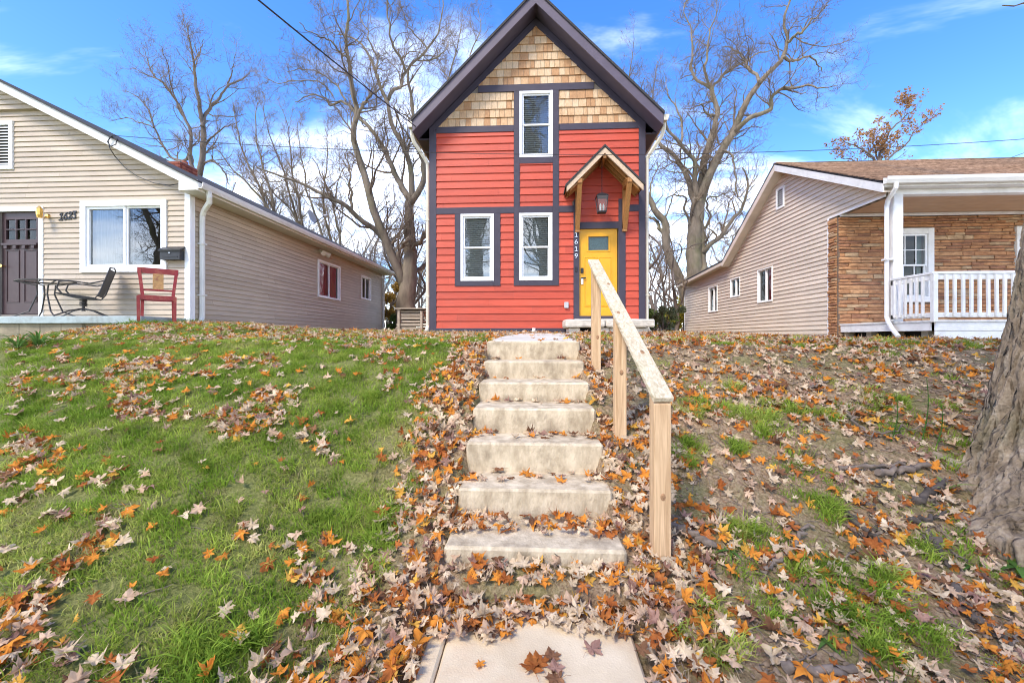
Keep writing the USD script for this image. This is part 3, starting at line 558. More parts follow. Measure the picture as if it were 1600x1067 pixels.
for w in (SWA, SWB): sreg = sreg.difference(sbox(w[0], w[2], w[1], w[3]))
siding(lh, LS, sreg, 1.62, 4.30, 0.1045, m_beige, 0.021, 0.001, 3.66, seed=13)
part(lh, 'foundation', MB().box(XS - .12, XS - .002 + .01, YL + .05, 18.38, 1.0, 1.62), m_block)
# corner boards, door and window casings
part(lh, 'corner_board', MB().add(L.box(XS - .10, XS + .02, 1.62, und(XS) + .02, 0.0, .022, .004)).add(LS.box(YL, YL + .10, 1.62, 4.30, 0.001, .021, .004)), m_white)
part(lh, 'corner_board', LS.box(18.30, 18.40, 1.62, 4.30, 0.0, .022, .004), m_white)
part(lh, 'door_casing', MB().add(L.box(D[0] - .10, D[0], 1.84, D[3] + .095, 0, .03, .004)).add(L.box(D[1], D[1] + .10, 1.84, D[3] + .095, 0, .03, .004)).add(L.box(D[0], D[1], D[3], D[3] + .095, 0, .029, .004)), m_white)
lite = sbox(-10.925, 3.50, -10.235, 3.90); lite = sbox(-10.90, 3.47, -10.235, 3.88)
dr = part(lh, 'door', L.poly(sbox(D[0], 1.93, D[1], D[3]).difference(lite), -0.08, -0.035), m_door2)
part(dr, 'pane', L.box(-10.90, -10.235, 3.47, 3.88, -0.066, -0.060), m_pane2)
mu = MB()
for k in (1, 2): u = -10.90 + .665 * k / 3; mu.add(L.box(u - .011, u + .011, 3.47, 3.88, -0.058, -0.030))
mu.add(L.box(-10.90, -10.235, 3.664, 3.686, -0.058, -0.031)); part(dr, 'glazing_bar', mu, m_door2)
sh = part(dr, 'door_shelf', L.box(-10.945, -10.165, 3.34, 3.385, -0.035, 0.02, .004), m_door2)
for k in range(4): part(dr, 'dentil', L.box(-10.90 + k * .20, -10.83 + k * .20, 3.275, 3.34, -0.035, 0.008, .003), m_door2)
for a, b in ((-10.89, -10.60), (-10.50, -10.21)):
    part(dr, 'panel_moulding', frame_mesh(L, a, b, 2.17, 3.25, 0.022, -0.035, -0.022), m_door2)
part(dr, 'door_knob', tube([L.p(np.array([[-10.93, 2.92, -0.035]]))[0], L.p(np.array([[-10.93, 2.92, 0.0]]))[0], L.p(np.array([[-10.93, 2.92, 0.03]]))[0]], [.012, .014, .03], 10), m_brass)
def slider(parent, fr, w, casing, curtains, nb=0.045, lbl=None, gl=None, sw=.05):
    gl = gl or m_pane2
    u0, u1, z0, z1 = w
    win = part(parent, 'window', frame_mesh(fr, u0, u1, z0, z1, casing, -0.02, nb), m_white, lbl)
    c = casing + .0; um = u0 + c + (u1 - u0 - 2 * c) * .50
    part(win, 'sash', frame_mesh(fr, u0 + c, um + .028, z0 + c, z1 - c, sw, -.055, .012), m_white); part(win, 'sash', frame_mesh(fr, um + .028, u1 - c, z0 + c, z1 - c, sw * .72, -.055, -.010), m_white)
    part(win, 'pane', fr.box(u0 + c + sw, um + .028 - sw, z0 + c + sw, z1 - c - sw, -.03, -.026), gl); part(win, 'pane', fr.box(um + .028 + sw * .72, u1 - c - sw * .72, z0 + c + sw * .72, z1 - c - sw * .72, -.04, -.036), gl)
    for (a, b, mt) in curtains:
        n = 60; us = np.linspace(u0 + c + (u1 - u0 - 2 * c) * a, u0 + c + (u1 - u0 - 2 * c) * b, n); nn = -.10 + .018 * np.sin(np.linspace(0, (b - a) * 60, n))
        v = fr.p(np.vstack([np.stack([us, np.full(n, z0), nn], 1), np.stack([us, np.full(n, z1), nn], 1)])); i = np.arange(n - 1)
        part(win, 'curtain', (v, np.vstack([np.stack([i, i + 1, i + n + 1], 1), np.stack([i, i + n + 1, i + n], 1)])), mt)
    return win
slider(lh, L, LW, .115, [(-.05, .55, m_curt_g)], lbl='wide white sliding window with a grey curtain behind its left pane', gl=m_pane)
slider(lh, LS, SWA, .055, [(0.0, .98, m_curt_b)], lbl='sliding window with plum curtains in the side wall', sw=.03)
slider(lh, LS, SWB, .05, [(0, .5, m_curt_g)], lbl='small far window in the side wall', sw=.03)
# gable louvre
vt = part(lh, 'louvre', frame_mesh(L, VT[0], VT[1], VT[2], VT[3], .085, 0, .045), m_white); part(vt, 'louvre_backing', L.box(VT[0] + .085, VT[1] - .085, VT[2] + .085, VT[3] - .085, 0.001, .004), m_dark)
z = VT[2] + .10
while z < VT[3] - .11:
    c = L.p(np.array([[VT[0] + .085, z, .036], [VT[1] - .085, z, .036], [VT[0] + .085, z + .030, .006], [VT[1] - .085, z + .030, .006]])); v = np.vstack([c, c + [0, 0, .008]])
    part(vt, 'louvre_slat', (v, np.array([[0, 3, 1], [0, 2, 3], [4, 5, 7], [4, 7, 6], [0, 1, 5], [0, 5, 4]])), m_white); z += .062
# roof
Lr = Frame((0, YL - .30, 0), (1, 0, 0), (0, -1, 0))
rtb = lambda d: Polygon([(XRG, rtop(XRG)), (-6.48, rtop(-6.48)), (-6.48, rtop(-6.48) - d), (XRG, rtop(XRG) - d)])
mir = lambda p: affinity.scale(p, -1, 1, origin=(XRG, 0))
roof = part(lh, 'roof', MB().add(Lr.poly(rtb(.035), -11.2, 0.03)).add(Lr.poly(mir(rtb(.035)), -11.2, 0.03)), m_asph)
for p_ in (rtb, lambda d: mir(rtb(d))):
    b = p_(.20).difference(p_(.036).buffer(1e-4))
    part(roof, 'barge_board', Lr.poly(b, -.026, 0), m_ivory); part(roof, 'rake_soffit', Lr.poly(p_(.20).difference(p_(.175).buffer(1e-4)), -.298, -.028), m_ivory)
part(roof, 'soffit', MB().box(XS + .001, -6.50, YL - .26, 18.55, 4.302, 4.318), m_ivory)
part(roof, 'eave_fascia', MB().box(-6.50, -6.475, YL - .29, 18.6, 4.29, 4.44), m_ivory)
part(roof, 'eave_return', MB().box(XS + .02, -6.50, YL - .29, YL - .262, 4.30, 4.50), m_ivory)
gp = [(0, 0), (.08, 0), (.105, .06), (.11, .115), (0.095, .115), (.09, .07), (.075, .012), (0.012, .012), (.012, .115), (0, .115)]
part(lh, 'gutter', Frame((-6.474, YL - .30, 4.325), (1, 0, 0), (0, -1, 0)).poly(Polygon(gp), -11.2, 0), m_ivory)
def spout(parent, path, w=.05, d=.035, mat=m_ivory):
    path = np.array(path, float); return part(parent, 'downspout', tube(path, [w] * len(path), 8), mat)
ds_ = [(-6.42, 7.78, 4.33), (-6.42, 7.79, 4.22), (-6.46, 7.84, 4.14), (-6.72, 8.02, 4.04), (-6.80, 8.07, 3.95), (-6.815, 8.08, 3.80), (-6.815, 8.08, 1.86), (-6.80, 8.02, 1.74), (-6.70, 7.85, 1.69)]
spout(lh, ds_); part(lh, 'downspout_strap', MB().box(-6.873, -6.755, 8.022, 8.14, 3.35, 3.38), m_ivory); part(lh, 'downspout_strap', MB().box(-6.873, -6.755, 8.022, 8.14, 2.3, 2.33), m_ivory)
spout(lh, [(-6.42, 18.45, 4.33), (-6.6, 18.36, 4.18), (-6.82, 18.30, 4.1), (-6.83, 18.30, 1.7)], .04)
# chimney behind the ridge slope
chx = at(283, 255, 10.2); cx, cz = chx[0], chx[2]
cb = part(lh, 'chimney', MB().box(cx - .22, cx + .22, 9.93, 10.47, rtop(cx) - .4, cz - .06), m_mortar)
r = random.Random(4); z = rtop(cx) - .3; row = 0
while z < cz - .09:
    for side_ in range(3):
        o = (.11 if row % 2 else 0); u = -.235 - o
        while u < .235:
            a, b = max(u, -.235), min(u + .205, .235); u += .215
            if b - a < .03: continue
            j = r.uniform(0, .006)
            bm = MB().box(cx + a, cx + b, 9.905 - j, 9.99, z, z + .062) if side_ == 0 else (MB().box(cx + .15, cx + .245 + j, 10.2 + a + .0, 10.2 + b, z, z + .062) if side_ == 1 else MB().box(cx - .245 - j, cx - .15, 10.2 + a, 10.2 + b, z, z + .062))
            if side_ and a < -.28: continue
            part(cb, 'brick', bm, r.choice(m_brick))
    z += .072; row += 1
for k in range(2): part(cb, 'flue_pot', tube([(cx - .1 + .2 * k, 10.2, cz - .08), (cx - .1 + .2 * k, 10.2, cz + .03)], [.085, .075], 12), m_brick[1])
# number 1623, wall lamp, flood lights
for k, ch in enumerate('1623'):
    t = meshkit.text_mesh(ch, 0.15, 0.012, bold=True); v = np.array(t.vertices); v[:, 0] = v[:, 0] + .22 * v[:, 1]
    part(lh, 'house_number', (L.p(v * [.85, 1, 1] + [-9.69 + k * .094, 3.83 + .012 * k, .016]), t.faces), m_black)
la = part(lh, 'wall_lamp', tube([(-9.90, YL - .015, 3.92), (-9.90, YL - .05, 3.92)], [.045, .035], 12), m_brass)
part(la, 'lamp_arm', tube([(-9.90, YL - .05, 3.90), (-9.90, YL - .13, 3.86), (-9.90, YL - .17, 3.95)], [.012] * 3, 6), m_brass)
part(la, 'lamp_shade', tube([(-9.90, YL - .17, 3.84), (-9.90, YL - .17, 3.90), (-9.90, YL - .17, 4.02), (-9.90, YL - .17, 4.05), (-9.90, YL - .17, 4.08)], [.032, .046, .052, .034, .012], 8), m_brass)
fl = part(lh, 'flood_light', tube([(XS + .02, 12.8, 4.22), (XS + .07, 12.8, 4.22)], [.06, .05], 10), m_cream)
for k in (-1, 1): part(fl, 'lamp_head', tube([(XS + .08, 12.8 + .04 * k, 4.21), (XS + .16, 12.8 + .12 * k, 4.16), (XS + .27, 12.8 + .20 * k, 4.10)], [.03, .07, .085], 10), m_cream)

# concrete porch slab in front of the door
po = thing('concrete_porch', 'raised porch slab with flaking blue grey edge on a concrete block base', 'porch', (-10.5, 7.3, 1.3))
part(po, 'slab', worn(-13.0, -6.95, 6.90, YL - .02, 1.70, 1.828, .01, .30, .004, 70), m_slabp, smooth=30)
for k in range(16):
    for j in range(3): part(po, 'block', rbox(-14.6 + k * .405 + (.2 if j % 2 else 0), -14.6 + k * .405 + .399 + (.2 if j % 2 else 0), 6.955, 7.25, 1.02 + j * .226, 1.02 + j * .226 + .222, .006), m_block)
part(po, 'base', MB().box(-13, -7.2, 7.0, YL, .8, 1.70), m_block)

# mailbox on the wall
mb = thing('mailbox', 'black metal mailbox on the beige wall beside the wide window', 'mailbox', (-7.2, YL, 3.0))
part(mb, 'box', L.poly(Polygon([(-7.405, 2.99), (-6.995, 2.99), (-6.995, 3.17), (-7.405, 3.17)]), .016, .13), m_black)
lidp = np.array([L.p(np.array([[u, z, n]]))[0] for u in (-7.43, -6.97) for z, n in ((3.15, .15), (3.18, .155), (3.265, .02), (3.24, .016))]); hv = trimesh.convex.convex_hull(lidp); part(mb, 'lid', (hv.vertices, hv.faces), m_black)
part(mb, 'catch', tube([L.p(np.array([[-7.2, 3.12, .13]]))[0], L.p(np.array([[-7.2, 3.12, .145]]))[0]], .012, 8), m_num); part(mb, 'slot_rib', L.box(-7.36, -7.04, 3.035, 3.05, .13, .138), m_black)

# garden table
ZP = 1.828
tc = at(72, 443, 7.42); tx, ty = tc[0], 7.42
tb = thing('patio_table', 'round dark patio table with a thin glass top on curved metal legs', 'table', (tx, ty, ZP)); th = np.linspace(0, 2 * np.pi, 33)
part(tb, 'rim', tube([(tx + .50 * math.cos(t), ty + .30 * math.sin(t), ZP + .70) for t in th], .014, 6, False), m_wrought)
part(tb, 'tabletop', (np.vstack([[[tx, ty, ZP + .70]], [(tx + .49 * math.cos(t), ty + .29 * math.sin(t), ZP + .70) for t in th[:-1]]]), np.array([[0, i + 1, (i + 1) % 32 + 1] for i in range(32)])), m_pane2)
for s, e in ((-1, -1), (1, -1), (1, 1), (-1, 1)):
    part(tb, 'leg', tube([(tx + s * .42, ty + e * .18, ZP + .69), (tx + s * .12, ty + e * .06, ZP + .62), (tx + s * .10, ty + e * .06, ZP + .45), (tx + s * .22, ty + e * .10, ZP + .12), (tx + s * .42, ty + e * .2, ZP + .012)], .013, 6), m_wrought)
# swivel patio chair seen from the side, facing left
cc = at(128, 480, 7.35); sx_, sy_ = cc[0], 7.35
pc = thing('patio_chair', 'dark swivel patio chair with mesh back turned towards the glass table', 'chair', (sx_, sy_, ZP))
UsdGeom.Xform(stage.GetPrimAtPath(pc)).AddRotateZOp().Set(38.0)
def sling(p0, p1, w, th_=.012):
    p0, p1 = np.array(p0), np.array(p1); n = 7; pts = [p0 + (p1 - p0) * t + np.array([0, 0, -.03 * math.sin(math.pi * t)]) for t in np.linspace(0, 1, n)]
    m = MB()
    for a, b in zip(pts[:-1], pts[1:]): m.beam(a, b, w, th_, (0, 0.001, 1) if abs((b - a)[2]) < abs((b - a)[0]) else (-1, 0.001, 0.2))
    return m
S = lambda x, y, z: (sx_ + x, sy_ + y, ZP + z)
part(pc, 'seat', sling(S(-.27, 0, .42), S(.22, 0, .36), .44), m_mesh); part(pc, 'backrest', sling(S(.24, 0, .40), S(.42, 0, .93), .42), m_mesh)
for e in (-1, 1):
    part(pc, 'side_frame', tube([S(-.30, e * .235, .43), S(-.1, e * .235, .41), S(.22, e * .235, .36), S(.28, e * .235, .45), S(.43, e * .235, .95)], .013, 6), m_wrought)
    part(pc, 'armrest', tube([S(-.20, e * .25, .41), S(-.27, e * .26, .52), S(-.24, e * .27, .63), S(-.12, e * .27, .66), S(.16, e * .26, .63), S(.36, e * .245, .70)], .014, 6), m_wrought)
part(pc, 'back_rail', tube([S(.43, -.235, .95), S(.45, 0, .975), S(.43, .235, .95)], .013, 6), m_wrought)
part(pc, 'spring', tube([S(.02 + .05 * math.cos(t * 2), .05 * math.sin(t * 2), .34 - t * .008) for t in np.linspace(0, 16, 60)], .009, 5), m_wrought)
part(pc, 'column', tube([S(.02, 0, .36), S(.02, 0, .16), S(.02, 0, .12)], [.022, .022, .03], 8), m_wrought)
for e, g in ((-1, -1), (1, -1), (1, 1), (-1, 1)): part(pc, 'leg', tube([S(.02, 0, .17), S(.02 + e * .16, g * .10, .12), S(.02 + e * .34, g * .22, .015)], .014, 6), m_wrought)
# old red chair without seat
ca = at(247, 498, 7.30); rx, ry = ca[0], 7.30
rc = thing('red_chair', 'old red wooden chair without a seat beside the wide window', 'chair', (rx, ry, ZP))
UsdGeom.Xform(stage.GetPrimAtPath(rc)).AddRotateZOp().Set(222.0)
Q = lambda x, y, z: (rx + x, ry + y, ZP + z - .10)
for e in (-1, 1):
    part(rc, 'back_leg', MB().beam(Q(e * .225, .0, 0.0), Q(e * .215, .0, .48), .045, .05, (0, 1, 0)).beam(Q(e * .215, 0, .48), Q(e * .27, -.10 + .0, 1.0), .05, .045, (0, 1, 0)), m_redch)
    part(rc, 'front_leg', MB().beam(Q(e * .245, .42, 0), Q(e * .25, .42, .45), .045, .045, (0, 1, 0)), m_redch)
    part(rc, 'side_rail', MB().beam(Q(e * .225, 0.02, .43), Q(e * .25, .42, .43), .03, .06, (0, 0, 1)), m_redch)
part(rc, 'top_rail', MB().beam(Q(-.295, -.095, .965), Q(.295, -.095, .965), .035, .105, (0, 0, 1)), m_redch)
part(rc, 'cross_rail', MB().beam(Q(-.22, -.03, .60), Q(.22, -.03, .60), .03, .035, (0, 0, 1)), m_redch)
part(rc, 'seat_rail', MB().beam(Q(-.25, .0, .43), Q(.25, .0, .43), .035, .075, (0, 0, 1)), m_redch); part(rc, 'seat_rail', MB().beam(Q(-.25, .42, .43), Q(.25, .42, .43), .035, .075, (0, 0, 1)), m_redch)
part(rc, 'splat', MB().beam(Q(0, -.035, .61), Q(0, -.085, .915), .155, .02, (0, 1, 0)), m_splat)
# service cable looped on the barge board
ck = [at(px, py, 7.53) for px, py in ((181, 212), (172, 214), (168, 222), (173, 229), (181, 226), (183, 217), (176, 211), (169, 220), (172, 233))] + [at(px, py, 7.80) for px, py in ((180, 245), (195, 262), (215, 276), (240, 286), (265, 290), (283, 287), (291, 284))]
single('looped_cable', tube(ck, .009, 5), m_wire, 'black cable looped on the beige gable and drooping to the corner', 'cable')
# satellite dish on the far roof
dp = at(508, 337, 15.5); dz = dp[2]
sd = thing('satellite_dish', 'small satellite dish on a mast above the beige roof', 'satellite dish', (dp[0] - .6, 15.5, dz - .5))
rr_ = trimesh.creation.uv_sphere(radius=1.0, count=[14, 20]); 
dv = []; df = []; n = 16
for i, rad in enumerate(np.linspace(0, .24, 6)):
    for k in range(n): a = 2 * np.pi * k / n; dv.append((rad * math.cos(a), rad * math.sin(a) * 1.1, rad * rad * .8))
for i in range(5):
    for k in range(n): a, b = i * n + k, i * n + (k + 1) % n; df += [[a, b, b + n], [a, b + n, a + n]]
dv = np.array(dv); ax = np.array([.93, -.1, .30]); ax /= np.linalg.norm(ax); e1 = np.cross(ax, [0, 0, 1]); e1 /= np.linalg.norm(e1); e2 = np.cross(e1, ax); dc = np.array([dp[0] - .55, 15.5, dz - .05])
part(sd, 'reflector', (dc + dv[:, :1] * e1 + dv[:, 1:2] * e2 + dv[:, 2:] * ax, np.array(df)), m_grey, smooth=True)
part(sd, 'feed_arm', tube([dc - e2 * .3, dc - e2 * .22 + ax * .25, dp], .016, 6), m_black); part(sd, 'feed_horn', tube([dp - ax * .02, dp + ax * .10], [.045, .03], 8), m_grey)
part(sd, 'mast', tube([dc - ax * .03, dc - ax * .1 - [0, 0, .2], [dc[0] - .15, 15.5, rtop(dc[0] - .15) - .1]], .022, 7), m_grey)
# ------------------------------------------------------------------ the tan house on the right
XT, YS, YB = 6.55, 9.20, 18.2
X9 = 15.5
RS = Frame((XT, 0, 0), (0, -1, 0), (-1, 0, 0)); RF = Frame((0, YS, 0), (1, 0, 0), (0, -1, 0))
th_ = thing('tan_house', 'tan sided bungalow with sandstone front, railed porch and brown shingle roof', 'house', (XT, 9.2, 1.4))
rz = lambda y: 6.03 - .52 * (11.09 - y) if y < 11.09 else max(6.03 - .667 * (y - 11.09), 4.03 - .055 * (y - 14.09))
ys = [7.98, 11.09, 14.09, YB]
dz = .12
prof = Polygon([(-YB, 1.2), (-YB, rz(YB) - dz), (-14.09, rz(14.09) - dz), (-11.09, rz(11.09) - dz), (-7.98, rz(7.98) - dz), (-7.98, 4.09), (-YS - .02, 4.09), (-YS - .02, 1.2)])
WW = ((12.30 - .72, 12.325, 2.44, 3.40), (13.36, 14.0, 2.755, 3.375), (14.94, 15.69, 2.37, 3.30))
VR = (11.05, 11.40, 4.86, 5.42)
sh = prof
for y0, y1, z0, z1 in WW: sh = sh.difference(sbox(-y1 + .03, z0 + .03, -y0 - .03, z1 - .03))
FW = (7.56, 8.465, 2.20, 3.765); FW2 = (10.11, 11.2, 1.80, 3.78)
fwall = sbox(XT, 1.2, X9, 4.30)
for w in (FW, FW2): fwall = fwall.difference(sbox(w[0] + .05, w[2] + .05, w[1] - .05, w[3] - .05))
W = MB().add(RS.poly(sh, -.14, 0)).add(Frame((0, YS, 0), (1, 0, 0), (0, -1, 0)).poly(fwall.intersection(sbox(XT + .141, 0, 99, 9)), -.16, -.03)).add(Frame((X9, 0, 0), (0, -1, 0), (-1, 0, 0)).poly(prof, -.14, 0)).box(XT + .141, X9, YB - .14, YB - .001, 1.2, rz(YB) - dz)
part(th_, 'wall', W, m_inner); part(th_, 'floor', MB().box(XT + .15, X9 - .01, YS + .16, YB - .15, 1.5, 1.7), m_dark)
reg = prof.intersection(sbox(-YB, 1.42, -YS - .25, 9)).union(prof.intersection(sbox(-YS - .26, 4.10, -7.98, 9)))
for w in WW + (VR,): reg = reg.difference(sbox(-w[1], w[2], -w[0], w[3]))
siding(th_, RS, reg, 1.42, 6.0, 0.1055, m_pink, .021, .001, 3.66, seed=21)
part(th_, 'foundation', MB().box(XT + .01, XT + .12, YS + .3, YB - .02, 1.0, 1.42), m_block)
part(th_, 'corner_board', RS.box(-YB, -YB + .09, 1.40, rz(YB) - dz - .02, .001, .022, .004), m_whitep)
part(th_, 'stone_edge_trim', RS.box(-YS - .285, -YS - .245, 1.40, 4.09, .001, .024, .004), m_white)
part(th_, 'ceiling_edge_trim', RS.box(-YS - .24, -7.98, 4.065, 4.105, .001, .024, .004), m_white)
slider(th_, RS, (-WW[0][1], -WW[0][0], WW[0][2], WW[0][3]), .03, [(.5, 1.0, m_curt_r)], .04, 'side window with a red curtain in its right half', sw=.028); slider(th_, RS, (-WW[1][1], -WW[1][0], WW[1][2], WW[1][3]), .03, [], .03, 'smallest of the three side windows', sw=.028); slider(th_, RS, (-WW[2][1], -WW[2][0], WW[2][2], WW[2][3]), .03, [(.55, 1, m_curt_t)], .04, 'side window nearest the rear corner', sw=.028)
vt = part(th_, 'louvre', frame_mesh(RS, -VR[1], -VR[0], VR[2], VR[3], .045, 0, .04), m_white); part(vt, 'louvre_backing', RS.box(-VR[1] + .04, -VR[0] - .04, VR[2] + .04, VR[3] - .04, .001, .004), m_dark); z = VR[2] + .05
while z < VR[3] - .06:
    c = RS.p(np.array([[-VR[1] + .045, z, .034], [-VR[0] - .045, z, .034], [-VR[1] + .045, z + .026, .006], [-VR[0] - .045, z + .026, .006]])); v = np.vstack([c, c + [0, 0, .008]])
    part(vt, 'louvre_slat', (v, np.array([[0, 3, 1], [0, 2, 3], [4, 5, 7], [4, 7, 6], [0, 1, 5], [0, 5, 4]])), m_white); z += .055

# roof: shingle courses on the street slope, plain rear, rakes, gutter
XO = 6.30
rp = lambda y0, y1, t0, t1: Polygon([(-y0, rz(y0) - t0), (-y1, rz(y1) - t0), (-y1, rz(y1) - t1), (-y0, rz(y0) - t1)])
RO = Frame((XO, 0, 0), (0, -1, 0), (-1, 0, 0))
roof = part(th_, 'roof', MB().add(RO.poly(rp(7.76, 11.09, .02, .06), -9.5, 0)).add(RO.poly(rp(11.092, 14.09, .0, .06), -9.5, 0)).add(RO.poly(rp(14.092, 18.55, .0, .06), -9.5, 0)), m_asph)
n = 26; r = random.Random(9)
for k in range(n):
    y0 = 7.74 + k * (11.10 - 7.74) / n; y1 = y0 + (11.10 - 7.74) / n + .03; x = XO - .015
    while x < X9 + .2:
        w = r.uniform(.9, 1.1); x1 = min(x + w, X9 + .25)
        sag = lambda xx: -.025 * math.sin((xx - XO) * .9) ** 2
        P = np.array([[a, y, rz(min(y, 11.09)) - .018 + o + sag(a)] for (y, o) in ((y0, .034), (y1, .012), (y0, .012), (y1, -.002)) for a in (x, x1 - .004)])
        f = np.array([[0, 1, 3], [0, 3, 2], [4, 5, 1], [4, 1, 0], [4, 7, 5], [4, 6, 7], [0, 2, 6], [0, 6, 4], [1, 7, 3], [1, 5, 7]]); part(roof, 'shingle_strip', (P, f), r.choice(m_roofb)); x = x1
for (a, b) in ((7.75, 11.09), (11.092, 14.09), (14.11, 18.5)):
    part(roof, 'rake_board', RO.poly(rp(a, b, .064, .225 if b < 15 else .16), -.025, 0.0), m_pink[1] if b > 12 else m_whitep)
    part(roof, 'rake_soffit', RO.poly(rp(a, b, .20, .222) if b < 15 else rp(a, b, .135, .155), -.245, -.028), m_pink[0])
part(roof, 'rear_eave_board', MB().box(XO - .0, XO + .25, 14.095, 14.12, 3.84, 3.95), m_whitep)
part(th_, 'gutter', Frame((0, 7.745, 4.205), (0, -1, 0), (-1, 0, 0)).poly(affinity.translate(Polygon(gp), 7.745, 0), 0, 0.001) if False else Frame((XO, 7.745, 4.205), (0, -1, 0), (-1, 0, 0)).poly(Polygon(gp), -9.4, 0), m_ivory)
part(th_, 'gutter', Frame((XO + .02, 0, 0), (0, -1, 0), (-1, 0, 0)).poly(Polygon([(-18.6, 3.70), (-18.51, 3.70), (-18.5, 3.80), (-18.62, 3.80)]), -9, 0), m_ivory)
# porch: beam, ceiling, post, deck, railings
prc = part(th_, 'porch_beam', MB().box(XT + .03, X9, 7.90, 8.04, 4.075, 4.215), m_whitep)
part(th_, 'eave_fascia', MB().box(XO + .03, X9, 7.748, 7.77, 4.17, 4.275), m_whitep); part(th_, 'eave_soffit', MB().box(XO + .03, X9, 7.772, 7.898, 4.17, 4.185), m_whitep)
x = XT + .005
for k in range(11): part(th_, 'ceiling_board', MB().box(XT + .005, X9, 8.045 + k * .104, 8.045 + k * .104 + .100, 4.09 + (k % 2) * .001, 4.11), m_ceil)
part(th_, 'ceiling_trim', RF.box(XT, X9, 4.03, 4.085, .05, .10, .006), m_whitep)
part(th_, 'porch_post', rbox(6.605, 6.775, 7.885, 8.055, 1.74, 4.073, .008), m_whitep)
dsp = [(6.46, 7.66, 4.20), (6.46, 7.67, 4.12), (6.47, 7.76, 4.04), (6.50, 7.88, 3.97), (6.515, 7.93, 3.87), (6.515, 7.93, 3.2), (6.515, 7.93, 1.83), (6.50, 7.88, 1.74), (6.42, 7.70, 1.60), (6.36, 7.50, 1.46)]
spout(th_, dsp, .036, mat=m_whitep); part(th_, 'downspout_strap', MB().box(6.462, 6.60, 7.875, 7.985, 2.87, 2.90), m_whitep)
for k in range(22): part(th_, 'deck_board', MB().box(6.56, X9 - 2.0, 7.08 + k * .0965, 7.08 + k * .0965 + .092, 1.705, 1.735), m_whitep)
part(th_, 'deck_skirt', MB().box(6.575, 6.60, 7.16, 9.15, 1.56, 1.70), m_whitep)
part(th_, 'deck_skirt', rbox(6.60, 12.5, 7.10, 7.128, 1.56, 1.702, .004), m_whitep); part(th_, 'deck_skirt', rbox(6.605, 12.5, 7.106, 7.13, 1.36, 1.555, .004), m_whitep)
for k in range(4): part(th_, 'deck_pier', MB().box(6.62, 6.74, 7.25 + k * .58, 7.37 + k * .58, 1.1, 1.56), m_block)
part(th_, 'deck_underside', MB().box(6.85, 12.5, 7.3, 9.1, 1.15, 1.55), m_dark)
rl = part(th_, 'porch_railing', MB().add(rbox(6.525, 6.605, 7.06, 7.88, 2.485, 2.525, .006)).add(rbox(6.54, 12.4, 7.045, 7.125, 2.487, 2.527, .006)).add(rbox(6.545, 6.585, 7.12, 7.88, 2.395, 2.483, .004)).add(rbox(6.59, 12.4, 7.065, 7.105, 2.397, 2.485, .004)).add(rbox(6.545, 6.585, 7.12, 7.88, 1.775, 1.855, .004)).add(rbox(6.59, 12.4, 7.065, 7.105, 1.777, 1.857, .004)), m_whitep, 'white wooden railing round the porch corner')
part(rl, 'newel_post', rbox(6.53, 6.60, 7.05, 7.12, 1.70, 2.486, .005), m_whitep); part(rl, 'newel_post', rbox(6.545, 6.60, 7.81, 7.88, 1.74, 2.486, .005), m_whitep)
r = random.Random(3)
for k in range(6): y = 7.22 + k * .108; part(rl, 'baluster', rbox(6.508, 6.544, y, y + .036, 1.80, 2.47, .004), m_whitep)
x = 6.70
while x < 12.3:
    lean = r.uniform(-.008, .008); v, f = rbox(x, x + .042, 7.028, 7.064, 1.79, 2.475, .004); v[:, 0] += lean * (v[:, 2] - 2.4) / .7; part(rl, 'baluster', (v, f), m_whitep); x += .128
# sandstone front: every strip of stone its own piece, on a mortar bed
part(th_, 'mortar_bed', MB().add(RF.poly(sbox(XT + .02, 1.3, X9, 4.03).difference(sbox(FW[0], FW[2], FW[1], FW[3])).difference(sbox(FW2[0], FW2[2], FW2[1], FW2[3])), -.03, .012)).add(RS.poly(sbox(-YS - .245, 1.3, -YS + .03, 4.03), -.02, .008)), m_joint)
def stone(fr, u0, u1, z0, z1, r, n0=.012):
    """a rock-faced strip: a proud, uneven front with chamfered edges"""
    d = n0 + r.uniform(.018, .045); k = max(2, min(5, int((u1 - u0) / .12) + 1)); us = np.linspace(u0 + .006, u1 - .006, k)
    j = lambda a: r.uniform(-a, a)
    top = [(u + j(.004), z1 - .008 + j(.004), d - .010 + j(.007)) for u in us]; mid = [(u + j(.01), (z0 + z1) / 2 + j(.008), d + j(.012)) for u in us]; bot = [(u + j(.004), z0 + .008 + j(.004), d - .008 + j(.007)) for u in us]
    bt = [(u, z1 - .002, n0 - .02) for u in us]; bb = [(u, z0 + .002, n0 - .02) for u in us]
    rows = [bb, bot, mid, top, bt]; v = [(p) for row in rows for p in row]; f = []
    for a in range(4):
        for i in range(k - 1): A = a * k + i; f += [[A, A + 1, A + k + 1], [A, A + k + 1, A + k]]
    for e in (0, k - 1):
        idx = [a * k + e for a in range(5)]
        for i in range(1, 4): f.append([idx[0], idx[i + 1], idx[i]] if e == 0 else [idx[0], idx[i], idx[i + 1]])
    return fr.p(np.array(v)), np.array(f)
